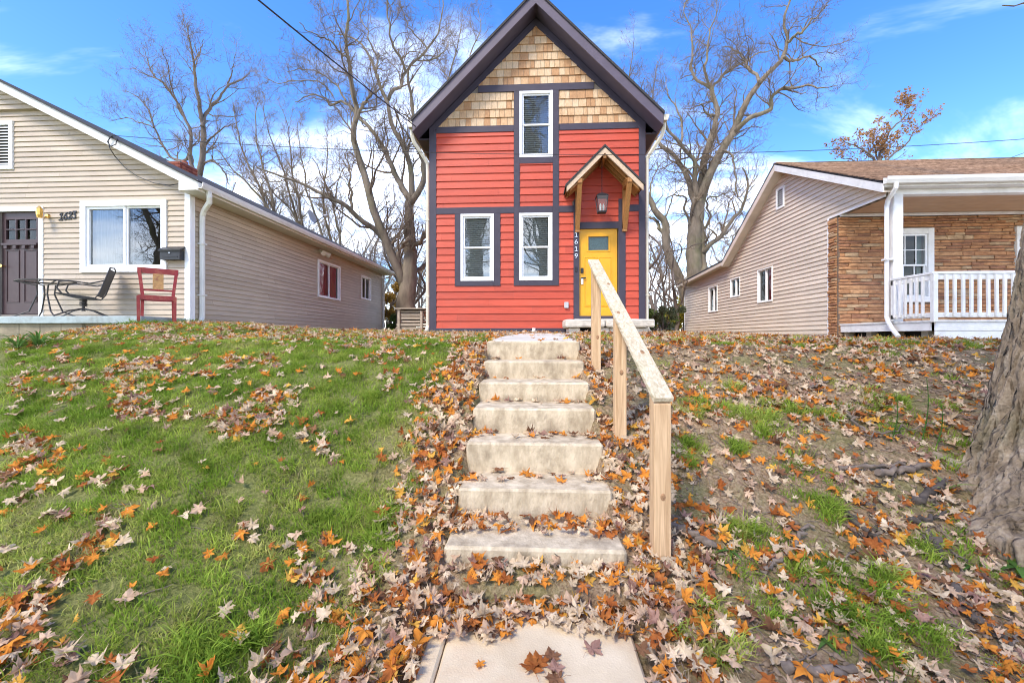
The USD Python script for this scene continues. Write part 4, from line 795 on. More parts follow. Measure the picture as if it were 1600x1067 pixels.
def stonework(fr, u0, u1, z0, z1, holes, seed):
    r = random.Random(seed); z = z0
    while z < z1 - .03:
        h = r.choice([.05, .06, .07, .075, .095]); zt = min(z + h, z1); 
        if z1 - zt < .04: zt = z1
        u = u0 - r.uniform(0, .3)
        while u < u1:
            w = r.choice([.22, .3, .4, .5, .62]) * r.uniform(.85, 1.15)
            if h < .075: w *= .8
            segs = [(max(u, u0), min(u + w, u1))]
            for (a, b, c, d) in holes:
                if z < d and zt > c: segs = [s for (p, q_) in segs for s in ((p, min(q_, a)), (max(p, b), q_)) if s[1] - s[0] > .03]
            for (p, q_) in segs:
                if q_ - p > .03: part(th_, 'stone', stone(fr, p, q_, z, zt, r), r.choices(m_stones, (4, 4, 2.5, 2, 2))[0])
            u += w
        z = zt
hl = [(FW[0] - .002, FW[1] + .002, FW[2], FW[3]), (FW2[0], FW2[1], FW2[2] - .5, FW2[3])]
stonework(RF, XT - .01, 11.9, 1.42, 4.03, hl, 31); stonework(RS, -YS - .243, -YS + .0, 1.42, 4.03, [], 32)
# front windows
fw = part(th_, 'window', frame_mesh(RF, FW[0], FW[1], FW[2], FW[3], .12, -.04, .075), m_whitep)
def grid_sash(u0, u1, z0, z1, n0):
    s_ = part(fw, 'sash', frame_mesh(RF, u0, u1, z0, z1, .035, n0, n0 + .035), m_white); part(fw, 'pane', RF.box(u0 + .034, u1 - .034, z0 + .034, z1 - .034, n0 + .012, n0 + .016), m_pane2)
    mu = MB()
    for k in (1, 2): u = u0 + (u1 - u0) * k / 3; mu.add(RF.box(u - .008, u + .008, z0 + .03, z1 - .03, n0 + .017, n0 + .03))
    mu.add(RF.box(u0 + .03, u1 - .03, (z0 + z1) / 2 - .008, (z0 + z1) / 2 + .008, n0 + .018, n0 + .029)); part(fw, 'glazing_bar', mu, m_white)
zm = (FW[2] + FW[3]) / 2; grid_sash(FW[0] + .12, FW[1] - .12, zm - .015, FW[3] - .12, .01); grid_sash(FW[0] + .12, FW[1] - .12, FW[2] + .12, zm + .02, -.03)
for (a, b) in ((FW[1] - .20, FW[1] - .1),):
    nn = 24; us = np.linspace(a, b, nn); v = RF.p(np.vstack([np.stack([us, np.full(nn, FW[2] + .05), -.11 + .015 * np.sin(np.arange(nn) * 1.1)], 1), np.stack([us, np.full(nn, FW[3] - .05), -.11 + .015 * np.sin(np.arange(nn) * 1.1)], 1)])); i = np.arange(nn - 1)
    part(fw, 'curtain', (v, np.vstack([np.stack([i, i + 1, i + nn + 1], 1), np.stack([i, i + nn + 1, i + nn], 1)])), m_curt_t)
f2 = part(th_, 'door_casing', frame_mesh(RF, FW2[0], FW2[1], FW2[2], FW2[3], .12, -.04, .075), m_whitep, 'white casing of the second opening in the stone front'); part(f2, 'pane', RF.box(FW2[0] + .11, FW2[1] - .11, FW2[2] + .11, FW2[3] - .11, -.02, -.014), m_pane2)

# ------------------------------------------------------------------ things between and behind the houses
pk = thing('plank_stack', 'stack of grey weathered planks left of the red house', 'planks', (-3.95, 13, 1.6)); r = random.Random(6)
for k in range(7):
    z = 1.60 + k * .105; part(pk, 'plank', rbox(-4.36 + r.uniform(-.06, .05), -3.42 + r.uniform(-.1, .1), 12.85 + r.uniform(-.05, .05), 13.6, z, z + .075, .008), m_plank)
part(pk, 'plank_post', rbox(-4.33, -4.25, 12.80, 12.86, 1.55, 2.34, .006), m_plank); part(pk, 'plank_post', rbox(-3.6, -3.52, 12.80, 12.86, 1.55, 2.30, .006), m_plank); part(pk, 'plank', rbox(-4.40, -3.42, 12.75, 13.5, 2.34, 2.375, .006), m_plank)
bn = thing('wheeled_bin', 'blue grey wheeled bin beyond the tan house corner', 'bin', (6.25, 19.6, 1.6))
part(bn, 'body', trimesh.convex.convex_hull(np.array([(6.25 + sx * w, 19.6 + sy * w, z) for w, z in ((.22, 1.62), (.29, 2.05)) for sx in (-1, 1) for sy in (-1, 1)])), m_bin); part(bn, 'lid', rbox(5.94, 6.56, 19.28, 19.92, 2.05, 2.11, .02), m_bin)
for s in (-1, 1): part(bn, 'wheel', tube([(6.25 + s * .20, 19.85, 1.72), (6.25 + s * .26, 19.85, 1.72)], [.10, .10], 14), m_black)
def catenary(p, q_, sag, n=40):
    t = np.linspace(0, 1, n)[:, None]; c = np.array(p) * (1 - t) + np.array(q_) * t; c[:, 2] -= sag * 4 * (t * (1 - t))[:, 0]; return c
single('overhead_wire', tube(catenary(at(178, 212, 7.54), at(1780, 203, 8.4), .42), .006, 5), m_wire, 'thin black wire crossing in front of the red house', 'wire')
single('overhead_wire', tube(catenary(at(330, -60, 4.2), at(652, 200, 9.2), .02), .012, 5), m_wire, 'slanting service wire to the left eave of the red house', 'wire')
single('overhead_wire', tube(catenary(at(1535, 262, 22), at(1700, 200, 18), .05), .012, 5), m_wire, 'short wire end above the tan roof at the right edge', 'wire')
# ------------------------------------------------------------------ bare trees: traced limbs, grown branches and twigs
def tubes(P, Rd, k):
    """many tubes at once: P (B, n, 3), Rd (B, n)"""
    B, n, _ = P.shape; t = np.gradient(P, axis=1); t /= np.linalg.norm(t, axis=2, keepdims=True) + 1e-9
    ref = np.where(np.abs(t[:, :1, 2:3]) < .8, [[[0, 0, 1.]]], [[[1., 0, 0]]]); s = np.cross(t, np.broadcast_to(ref, t.shape)); s /= np.linalg.norm(s, axis=2, keepdims=True) + 1e-9; b = np.cross(t, s)
    a = np.arange(k) * 2 * np.pi / k
    V = P[:, :, None] + Rd[:, :, None, None] * (np.cos(a)[None, None, :, None] * s[:, :, None] + np.sin(a)[None, None, :, None] * b[:, :, None])
    i, j = np.meshgrid(np.arange(n - 1), np.arange(k), indexing='ij'); j2 = (j + 1) % k; A, B_, C, D = i * k + j, i * k + j2, (i + 1) * k + j2, (i + 1) * k + j
    f = np.vstack([np.stack([A, C, B_], -1).reshape(-1, 3), np.stack([A, D, C], -1).reshape(-1, 3)])
    F = (f[None] + (np.arange(B) * n * k)[:, None, None]).reshape(-1, 3); return V.reshape(-1, 3), F
def unit(v): return v / (np.linalg.norm(v, axis=-1, keepdims=True) + 1e-9)
def spawn(P, Rd, spacing, length, rr, n=6, up=.35, crook=.35, tmin=.12, ang=(.55, 1.1), ratio=.46, rmin=.0048):
    """children along every parent: crooked, tapered, bending upwards"""
    B, m, _ = P.shape; L = np.linalg.norm(np.diff(P, axis=1), axis=2).sum(1); cnt = rr.poisson(L * (1 - tmin) / spacing); idx = np.repeat(np.arange(B), cnt); N = len(idx)
    if not N: return None
    t = tmin + (1 - tmin) * rr.random(N); x = t * (m - 1); i = np.minimum(x.astype(int), m - 2); fr = (x - i)[:, None]
    p0 = P[idx, i] * (1 - fr) + P[idx, i + 1] * fr; tan = unit(P[idx, i + 1] - P[idx, i]); r0 = (Rd[idx, i] * (1 - fr[:, 0]) + Rd[idx, i + 1] * fr[:, 0])
    rnd = unit(np.cross(tan, rr.normal(size=(N, 3)))); th = rr.uniform(*ang, N)[:, None]; d = tan * np.cos(th) + rnd * np.sin(th); d[:, 2] += up * .6; d = unit(d)
    ln = length * rr.uniform(.45, 1.25, N) * (1 - .45 * t); step = (ln / (n - 1))[:, None]; pts = [p0]
    for k in range(n - 1):
        d = unit(d + crook * rr.normal(size=(N, 3)) + [0, 0, up * .28]); pts.append(pts[-1] + d * step)
    Rc = np.maximum(np.minimum(r0 * ratio, ln * .022 + .003), rmin)[:, None] * np.linspace(1, .35, n)[None]
    return np.stack(pts, 1), np.maximum(Rc, rmin * .7)
def smoothline(pts, rad, n, rr, wig=.0):
    pts = np.array(pts, float); d = np.concatenate([[0], np.cumsum(np.linalg.norm(np.diff(pts, axis=0), axis=1))]); t = np.linspace(0, d[-1], n)
    try:
        from scipy.interpolate import PchipInterpolator as PI; c = PI(d, pts)(t)
    except Exception: c = np.stack([np.interp(t, d, pts[:, k]) for k in range(3)], 1)
    w = rr.normal(size=(n, 3)) * wig; w[0] = 0; w = (w + np.roll(w, 1, 0)) / 2; w[0] = 0
    return c + w, np.interp(t, np.linspace(0, d[-1], len(rad)), rad)
def tree(name, label, cat, trunk, limbs, mats, seed, lev, group=None, leaves=None, kt=12, wig=.04, limb_children=True):
    """trunk, limbs: ([points], [radii]); lev: list of (spacing, length, sides, up, crook)"""
    rr = np.random.default_rng(seed); base = trunk[0][0]
    t = thing(name, label, cat, base, group); n0 = 22
    tp, tr = smoothline(trunk[0], np.asarray(trunk[1]) * (.88 if name == 'bare_tree' else 1), 26, rr, wig * .5); tv, tf = tube(tp, tr, kt)
    nn = meshkit.fbm(np.stack([tv[:, 0] * 5, tv[:, 1] * 5, tv[:, 2] * 1.2], 1), 3, seed) - .5; ax = tv - np.repeat(np.vstack([tp, tp[:1], tp[-1:]])[:len(tp)], kt, 0) if False else None
    part(t, 'trunk', (tv + .10 * np.mean(tr) * rr.normal(size=tv.shape) * .5, tf), mats[0], smooth=True)
    LP, LR = [], []
    for pts, rad in limbs:
        c, r_ = smoothline(pts, np.asarray(rad) * (.74 if name == 'bare_tree' else .85), n0, rr, wig); LP.append(c); LR.append(r_); part(t, 'limb', tube(c, r_, 8), mats[0], smooth=True)
    P, Rd = np.stack(LP), np.stack(LR); mb = MB(); tips = []
    for lv, (sp, ln, k, up, crook) in enumerate(lev):
        ch = spawn(P, Rd, sp, ln, rr, n=6 if lv < 2 else 4, up=up, crook=crook)
        if ch is None: break
        P, Rd = ch; mb.add(tubes(P, Rd, k)); tips.append(P[:, -1]); last = P
    if lev: part(t, 'crown', mb, mats[1])
    if leaves:
        (cnt, size, mt) = leaves; q_ = last.reshape(-1, 3); q_ = q_[rr.integers(0, len(q_), cnt)] + rr.normal(size=(cnt, 3)) * .06
        a, b = unit(rr.normal(size=(cnt, 3))), unit(rr.normal(size=(cnt, 3))); b = unit(np.cross(a, b)); s = size * rr.uniform(.6, 1.3, (cnt, 1))
        v = np.stack([q_ - a * s, q_ + b * s * .6, q_ + a * s, q_ - b * s * .6 + np.cross(a, b) * s * .3], 1).reshape(-1, 3); i = np.arange(cnt) * 4
        part(t, 'foliage', (v, np.vstack([np.stack([i, i + 1, i + 2], 1), np.stack([i, i + 2, i + 3], 1)])), mt, kind='stuff')
    return t
def trace(px, Y, dy=0.0, bow=0.0):
    """a limb seen along these pixels, running from depth Y to Y + dy"""
    n = len(px); return [at(x, y, Y + dy * k / max(1, n - 1) + bow * math.sin(math.pi * k / max(1, n - 1))) for k, (x, y) in enumerate(px)]
def lm(px, r0, r1, Y, dy=0.0): return trace(px, Y, dy), np.linspace(r0, r1, 6)
LEV = [(.33, 2.2, 5, .38, .32), (.22, 1.2, 4, .28, .34), (.19, .65, 3, .22, .36), (.22, .4, 3, .2, .32)]
LEVS = [(.34, 2.3, 4, .45, .24), (.24, 1.2, 3, .35, .26), (.22, .7, 3, .3, .28), (.25, .4, 3, .2, .28)]
m_brownleaf = leafmat('dry_oak_leaf', (0.26, 0.125, 0.05), (0.44, 0.25, 0.11), .3)
m_drytan = leafmat('dry_tan_leaf', (0.20, 0.14, 0.07), (0.32, 0.24, 0.13), .3)

Y = 17.0
tree('bare_tree', 'great bare tree with forked trunk left of the red house', 'tree',
     (trace([(636, 512), (634, 495), (636, 470), (637, 450), (640, 420), (641, 397), (640, 358), (639, 330), (640, 314)], Y), [.52, .47, .43, .40, .30, .27, .25, .23, .20]),
     [lm([(632, 452), (628, 436), (616, 408), (605, 376), (592, 345), (579, 311), (571, 271), (560, 243), (556, 227), (551, 207), (558, 180), (551, 146), (546, 97), (541, 63), (546, 20), (540, -20)], .27, .05, Y, -1.6),
      lm([(556, 192), (571, 158), (585, 146), (605, 127)], .10, .03, Y - 1.0, -1), lm([(640, 318), (636, 306), (627, 292), (613, 264), (603, 243), (595, 227), (578, 202), (558, 180), (545, 164)], .20, .07, Y, 1.2),
      lm([(545, 164), (530, 160), (517, 164), (507, 151), (483, 151), (462, 160)], .08, .025, Y + 1.2, 1), lm([(640, 320), (645, 300), (644, 269), (641, 253), (627, 222), (612, 195), (606, 161), (595, 136), (588, 115), (578, 93), (566, 71), (546, 57), (529, 56)], .19, .035, Y, .6),
      lm([(607, 156), (612, 144), (629, 132), (629, 117), (636, 107), (653, 95), (668, 76), (688, 41), (692, 0)], .11, .03, Y + .4, 1.5), lm([(634, 112), (624, 90), (614, 71), (607, 49), (605, 12), (600, -30)], .08, .03, Y + .8, -1),
      lm([(642, 318), (650, 303), (658, 290), (661, 261), (658, 243), (648, 200), (644, 166), (639, 136), (638, 112)], .18, .06, Y, -1), lm([(604, 380), (598, 371), (586, 358), (574, 350), (556, 338), (545, 325), (528, 315), (492, 299), (464, 283), (432, 274), (400, 262)], .17, .03, Y, -2.5),
      lm([(556, 338), (551, 325), (548, 306), (547, 274), (538, 240)], .10, .03, Y - .8, 1), lm([(638, 432), (648, 424), (658, 418), (672, 406), (690, 390)], .15, .06, Y, 1.5), lm([(640, 400), (645, 387), (658, 379), (668, 361), (680, 330)], .13, .05, Y, -.5),
      lm([(634, 436), (622, 410), (628, 385), (640, 372)], .13, .08, Y, -.6), lm([(540, 158), (530, 140), (505, 118), (470, 108), (450, 112)], .06, .02, Y + 1, 1), lm([(520, 150), (500, 130), (475, 125), (445, 130), (415, 122)], .05, .02, Y + 1.5, 1),
      lm([(546, 97), (530, 80), (510, 60), (490, 55), (470, 40)], .06, .02, Y - 1.3, -1), lm([(588, 115), (590, 90), (580, 70), (575, 50), (565, 25), (572, 0)], .06, .02, Y, 1), lm([(668, 76), (655, 60), (640, 45), (628, 10)], .05, .02, Y + 1, .5), lm([(653, 95), (680, 92), (700, 70), (705, 50)], .05, .02, Y + 1, 1.4)],
     (m_bark, m_twig), 101, LEV)
Y = 20.0
tree('bare_tree', 'great bare tree with spreading crooked limbs right of the red house', 'tree',
     (trace([(1086, 522), (1085, 470), (1086, 420), (1086, 378), (1089, 334), (1092, 312)], Y), [.60, .50, .44, .42, .38, .33]),
     [lm([(1094, 318), (1097, 305), (1110, 273), (1127, 238), (1145, 212), (1159, 175), (1184, 134), (1208, 107), (1225, 87), (1232, 66), (1226, 46), (1223, 32), (1232, 10), (1237, -15)], .30, .04, Y, -1.5), lm([(1225, 89), (1232, 95), (1248, 93), (1262, 90), (1281, 102), (1286, 115)], .10, .02, Y - 1.2, 1),
      lm([(1232, 66), (1240, 58), (1254, 49), (1274, 27), (1293, 7)], .09, .02, Y - 1.3, -1), lm([(1150, 205), (1158, 196), (1172, 186), (1203, 169), (1208, 151), (1220, 138), (1240, 140), (1259, 134), (1281, 139), (1306, 134)], .16, .02, Y - .6, -2),
      lm([(1186, 128), (1178, 115), (1169, 105), (1157, 83), (1145, 76), (1130, 73)], .10, .03, Y - .9, 1.5), lm([(1091, 318), (1093, 300), (1099, 264), (1106, 228), (1116, 200), (1120, 180), (1119, 165), (1111, 139)], .27, .13, Y, 1),
      lm([(1111, 139), (1100, 131), (1089, 127), (1080, 105), (1081, 73), (1080, 41), (1069, 22), (1072, 0)], .11, .02, Y + 1, .8), lm([(1110, 138), (1103, 120), (1101, 107), (1106, 80), (1111, 44), (1120, 15), (1118, -10)], .10, .02, Y + 1, -1), lm([(1112, 139), (1120, 129), (1140, 110), (1164, 97), (1186, 84), (1208, 80)], .10, .025, Y + 1, 1.5),
      lm([(1118, 180), (1106, 178), (1100, 172), (1098, 165), (1088, 166)], .09, .03, Y + .6, -.6), lm([(1090, 325), (1084, 310), (1076, 286), (1064, 257), (1041, 235), (1025, 219), (1000, 200), (985, 170)], .22, .05, Y, 1.6), lm([(1090, 312), (1086, 280), (1086, 248), (1070, 235), (1062, 222), (1045, 202), (1038, 190), (1020, 160)], .18, .04, Y, -1.2),
      lm([(1064, 224), (1066, 205), (1060, 175), (1045, 150), (1040, 120)], .08, .02, Y - .6, 1), lm([(1098, 430), (1099, 405), (1099, 378), (1096, 353), (1092, 335)], .17, .12, Y - .3, .2), lm([(1100, 395), (1105, 388), (1127, 369), (1150, 337), (1162, 318), (1168, 290), (1160, 262)], .16, .04, Y - .3, -.8),
      lm([(1085, 360), (1076, 345), (1070, 325), (1074, 310), (1060, 305), (1040, 312)], .10, .03, Y, -.8), lm([(1093, 362), (1105, 352), (1110, 335), (1104, 318), (1112, 308), (1135, 305)], .09, .03, Y, .8), lm([(1130, 235), (1142, 242), (1148, 262), (1150, 290), (1158, 308), (1170, 290), (1185, 275)], .07, .025, Y - .6, -1.2), lm([(1100, 270), (1085, 262), (1060, 270), (1035, 262)], .07, .02, Y, -1)],
     (m_bark, m_twig), 102, LEV)
Y = 15.0
tree('bare_tree', 'mossy curved bare tree close behind the rear eave of the tan house', 'tree', (trace([(1076, 520), (1074, 480), (1062, 436), (1045, 398), (1040, 369), (1041, 350), (1025, 331), (1013, 308), (1004, 280)], Y + 6), [.32, .30, .28, .26, .24, .22, .18, .15, .10]),
     [lm([(1040, 368), (1032, 359), (1029, 350), (1016, 340), (1005, 338)], .14, .07, Y + 6, .5), lm([(1036, 345), (1046, 325), (1056, 300), (1075, 296)], .06, .02, Y + 6, .5), lm([(1015, 310), (1020, 280), (1030, 260), (1042, 250)], .06, .02, Y + 6, 1)], (m_bark, m_twig), 103, [(.5, 1.3, 4, .4, .3), (.3, .7, 3, .4, .3)])
Y = 24.0
tree('bare_tree', 'twin stemmed bare tree rising behind the brick chimney of the beige house', 'tree', (trace([(305, 515), (305, 400), (308, 320), (310, 280)], Y), [.42, .36, .30, .26]),
     [lm([(310, 280), (313, 262), (317, 235), (317, 196), (312, 167), (305, 128), (302, 98), (295, 55), (294, 40)], .25, .03, Y, -1), lm([(316, 198), (322, 180), (334, 162), (356, 137), (381, 123), (392, 112)], .15, .025, Y - .5, 1.5), lm([(308, 290), (300, 262), (297, 240), (300, 215), (288, 184), (269, 147), (244, 123), (226, 116), (205, 105)], .17, .025, Y, 1.5),
      lm([(296, 240), (288, 252), (266, 245), (252, 223), (239, 193), (225, 162), (193, 142)], .12, .025, Y + .5, 1.5), lm([(244, 123), (232, 100), (228, 80)], .07, .02, Y + 1.3, .5), lm([(302, 98), (312, 80), (318, 62)], .07, .02, Y - 1, .5), lm([(286, 182), (276, 160), (268, 130), (262, 100), (250, 72)], .08, .02, Y + 1, -1), lm([(356, 137), (362, 110), (368, 85)], .07, .02, Y + .8, -.6), lm([(318, 230), (335, 212), (350, 200), (375, 190)], .09, .02, Y, -1), lm([(240, 200), (215, 190), (190, 185), (170, 190)], .06, .02, Y + 1, 1), lm([(312, 265), (328, 250), (345, 262), (360, 290)], .10, .03, Y, -.8)],
     (m_bark2, m_twig), 104, LEVS)
for k, (b, lms, lab, seed, Y) in enumerate([
    ((432, 515), [[(432, 400), (419, 328), (390, 290), (362, 262), (340, 235), (325, 225)], [(434, 400), (425, 350), (400, 280), (380, 240), (370, 200), (365, 160)], [(434, 380), (425, 310), (408, 250), (398, 200), (402, 160)]], 'bare tree leaning left over the beige roof', 105, 22),
    ((474, 515), [[(474, 420), (465, 347), (428, 300), (405, 270), (386, 253)], [(474, 400), (458, 320), (435, 250), (420, 205), (412, 165)], [(476, 400), (470, 330), (455, 260), (452, 210), (440, 170)]], 'pale thin bare tree in the middle behind the beige roof', 106, 25),
    ((520, 515), [[(520, 420), (498, 350), (478, 290), (470, 240), (462, 190)], [(522, 420), (512, 360), (505, 300), (512, 250), (508, 200)], [(521, 430), (530, 370), (522, 320), (540, 260)], [(518, 430), (480, 370), (455, 330), (440, 300)]], 'thin bare tree just left of the great forked tree', 107, 24),
    ((985, 515), [[(985, 350), (990, 250), (975, 180), (985, 110), (992, 60)], [(985, 330), (975, 230), (960, 160), (955, 110)], [(986, 330), (1005, 250), (1012, 190), (1020, 140), (1028, 95)], [(986, 300), (1000, 210), (1000, 150), (1008, 120)]], 'slender bare tree hidden behind the right roof slope of the red house', 108, 26),
    ((735, 515), [[(735, 300), (725, 200), (700, 130), (715, 70), (722, 30)], [(735, 300), (740, 150), (735, 90), (752, 40), (745, 15)], [(733, 250), (712, 150), (695, 115), (685, 95)]], 'slender bare tree hidden behind the left roof slope of the red house', 109, 24)]):
    tree('bare_tree', lab, 'tree', (trace([b, ((b[0] * 2 + lms[0][0][0]) / 3, 450), lms[0][0]], Y), [.26, .22, .18]), [lm(l, .13, .022, Y, (-1.5, 1.2, .5, -.6)[i % 4]) for i, l in enumerate(lms)], (m_bark2 if k % 2 else m_bark, m_twig2 if k in (1, 2) else m_twig), seed, [(.24, 1.9, 4, .5, .24), (.19, 1.0, 3, .4, .28), (.19, .55, 3, .3, .3), (.25, .35, 3, .2, .3)], leaves=(900, .035, m_drytan) if k in (1, 2) else None)
Y = 24.0
tree('oak_tree', 'oak with withered brown leaves above the tan house roof', 'tree', (trace([(1376, 515), (1374, 400), (1372, 300), (1372, 262)], Y), [.30, .26, .2, .16]),
     [lm([(1372, 280), (1365, 250), (1345, 232), (1325, 224), (1312, 216)], .09, .02, Y, -1), lm([(1372, 270), (1378, 235), (1390, 205), (1412, 185), (1432, 170)], .10, .02, Y, 1), lm([(1373, 270), (1392, 245), (1415, 225), (1430, 205), (1444, 190)], .08, .02, Y, -1), lm([(1371, 280), (1358, 260), (1335, 252), (1315, 246)], .08, .02, Y, 1), lm([(1372, 268), (1370, 240), (1364, 222), (1366, 205)], .07, .02, Y, .5)],
     (m_bark2, m_twig), 110, [(.32, 1.6, 4, .4, .3), (.24, .9, 3, .3, .3), (.25, .5, 3, .2, .3)], leaves=(2300, .07, m_brownleaf))
# saplings in the gaps between the houses
SAP = [(612, 470, 21, 'sapling seen just left of the great tree trunk'), (652, 500, 19, 'sapling between the great tree trunk and the red house'), (660, 500, 26, 'far sapling beside the left downspout of the red house'), (1018, 505, 18, 'sapling nearest the right downspout of the red house'), (1030, 505, 23, 'far sapling right of the red house'), (1046, 505, 25, 'thin sapling beside the mossy curved tree'), (1056, 505, 17.5, 'low branching sapling behind the round shrub'), (585, 470, 27, 'far sapling above the end of the beige roof')]
for k, (px, py, Y, lab) in enumerate(SAP):
    g = at(px, 527, Y); g[2] = ground(g[0], g[1]) - .05; r = np.random.default_rng(200 + k); H = (6.5, 5.5, 8.5, 6.0, 8, 9, 3.4, 9)[k]
    tp = [g + [r.normal() * .10 * z, r.normal() * .10 * z, z] for z in np.linspace(0, 1, 6) * H]
    tree('sapling', lab, 'sapling', (tp, [.085, .075, .06, .045, .03, .015]), [([tp[1] + (tp[2] - tp[1]) * f_, tp[2] + (tp[2] - tp[1]) * f_ + r.normal(size=3) * [.8, .8, .3], tp[3] + r.normal(size=3) * [1.3, 1.3, .4]], [.045, .03, .012]) for f_ in (.1, .5, .9)], (m_bark2, m_twig2), 300 + k, [(.25, 1.5, 3, .7, .25), (.22, .8, 3, .6, .25)], wig=.03, kt=7)

# ------------------------------------------------------------------ shrubs
def shrub(name, label, cat, c, rx, rz_, cnt, size, mt, seed, lobes=9):
    rr = np.random.default_rng(seed); c = np.array(c, float); t = thing(name, label, cat, c)
    st = MB()
    for k in range(10):
        e = c + [rr.normal() * rx * .5, rr.normal() * rx * .5, rz_ * rr.uniform(.8, 1.7)]; st.tube([c, (c + e) / 2 + rr.normal(size=3) * .05, e], [.02, .014, .006], 5)
    part(t, 'stem', st, m_stick)
    lc = c + np.stack([rr.normal(size=lobes) * rx * .5, rr.normal(size=lobes) * rx * .5, rz_ * rr.uniform(.45, 1.7, lobes)], 1); lr = rx * rr.uniform(.28, .5, lobes)
    k = rr.integers(0, lobes, cnt); q_ = lc[k] + unit(rr.normal(size=(cnt, 3))) * (lr[k] * rr.random(cnt) ** .45)[:, None] * [1, 1, .9]; q_ = q_[q_[:, 2] > c[2] + .03]; n = len(q_)
    a = unit(rr.normal(size=(n, 3))); b = unit(np.cross(a, rr.normal(size=(n, 3)))); s = size * rr.uniform(.6, 1.3, (n, 1))
    v = np.stack([q_ - a * s, q_ + b * s * .55, q_ + a * s, q_ - b * s * .55], 1).reshape(-1, 3); i = np.arange(n) * 4
    part(t, 'foliage', (v, np.vstack([np.stack([i, i + 1, i + 2], 1), np.stack([i, i + 2, i + 3], 1)])), mt, kind='stuff')
m_lf = leafmat('shrub_green', (0.055, 0.085, 0.022), (0.13, 0.17, 0.045), .3); m_ly = leafmat('shrub_yellow', (0.26, 0.22, 0.03), (0.48, 0.38, 0.05), .35); m_lo = leafmat('shrub_ochre', (0.20, 0.12, 0.03), (0.40, 0.24, 0.05), .35); m_lp = leafmat('shrub_pale', (0.14, 0.16, 0.07), (0.30, 0.32, 0.15), .3)
def onground(px, Y): g = at(px, 527, Y); return [g[0], g[1], float(ground(g[0], g[1]))]
shrub('shrub', 'round pale green shrub just right of the red house', 'shrub', onground(1038, 12.5), .42, .42, 2200, .035, m_lp, 401)
shrub('shrub', 'yellow leaved shrub behind the round green shrub', 'shrub', onground(1052, 20), .95, .75, 2200, .07, m_ly, 402)
shrub('shrub', 'green shrub low between the red house and the yellow shrub', 'shrub', onground(1022, 18), .7, .6, 1500, .06, m_lf, 403)
shrub('shrub', 'tall ochre shrub between the beige house end and the great tree', 'shrub', onground(603, 20.5), .8, 1.5, 3000, .07, m_lo, 404, 14)
shrub('shrub', 'low olive shrub at the foot of the great tree', 'shrub', onground(618, 19), .5, .45, 1000, .06, m_lf, 405)
shrub('shrub', 'yellow shrub far behind the gap right of the red house', 'shrub', onground(1070, 27), 1.3, 1.2, 2200, .09, m_ly, 406)

# ------------------------------------------------------------------ the old maple at the right edge
mt_ = thing('maple_tree', 'old maple with deeply furrowed trunk at the right edge of the bank', 'tree', (3.62, 2.8, .3))
_h = np.concatenate([np.linspace(-.25, 2.3, 350), np.linspace(2.32, 4.6, 40)]); _a = np.concatenate([np.linspace(math.radians(105), math.radians(325), 300, endpoint=False), np.linspace(math.radians(325), math.radians(465), 50, endpoint=False)])
nz, na = len(_h), len(_a); hh, aa = _h[:, None], _a[None]
fl = np.exp(-np.clip(hh, 0, None) / .40)
rad = .435 - .012 * hh + fl * (.24 + .26 * np.maximum(0, np.cos(2.5 * (aa - 3.50))) ** 2 + .12 * np.maximum(0, np.cos(4 * aa + .7)) ** 3)
cxx = 3.50 + .175 * np.clip(hh, 0, 3) + 0 * aa; cyy = 2.82 + .01 * hh + 0 * aa
px_, py_ = np.cos(aa) + 0 * hh, np.sin(aa) + 0 * hh
RR = rad / .435
co = np.stack([px_ * 3.7 * RR ** .3 + .35 * np.sin(hh * 1.7), py_ * 3.7 * RR ** .3, hh * .42 + 0 * aa], -1)
wob = meshkit.fbm(co * 1.1 + 20, 3, 61) - .5
w3 = np.stack([wob, meshkit.fbm(co * 1.3 + 47, 3, 68) - .5, 0 * wob], -1) * 1.1
rid = np.abs(meshkit.noise((co + w3) * 2.6, 62) - .5) * 2; rid2 = np.abs(meshkit.noise((co + w3) * np.array([5.2, 5.2, 2.8]) + 40, 63) - .5) * 2; rid3 = np.abs(meshkit.noise((co + w3 * .5) * np.array([11, 11, 14]) + 9, 65) - .5) * 2
finen = meshkit.fbm(co * np.array([22, 22, 34.]) + 60, 3, 66) - .5
d = .066 * np.minimum(1, rid / .30) ** .6 + .030 * np.minimum(1, rid2 / .32) ** .7 + .014 * np.minimum(1, rid3 / .4) - .085 + .022 * finen + .08 * wob
rad = rad + d
V = np.stack([cxx + rad * px_, cyy + rad * py_, hh + 0 * aa + .30], -1).reshape(-1, 3); i, j = np.meshgrid(np.arange(nz - 1), np.arange(na), indexing='ij'); j2 = (j + 1) % na
A_, B_, C_, D_ = i * na + j, i * na + j2, (i + 1) * na + j2, (i + 1) * na + j
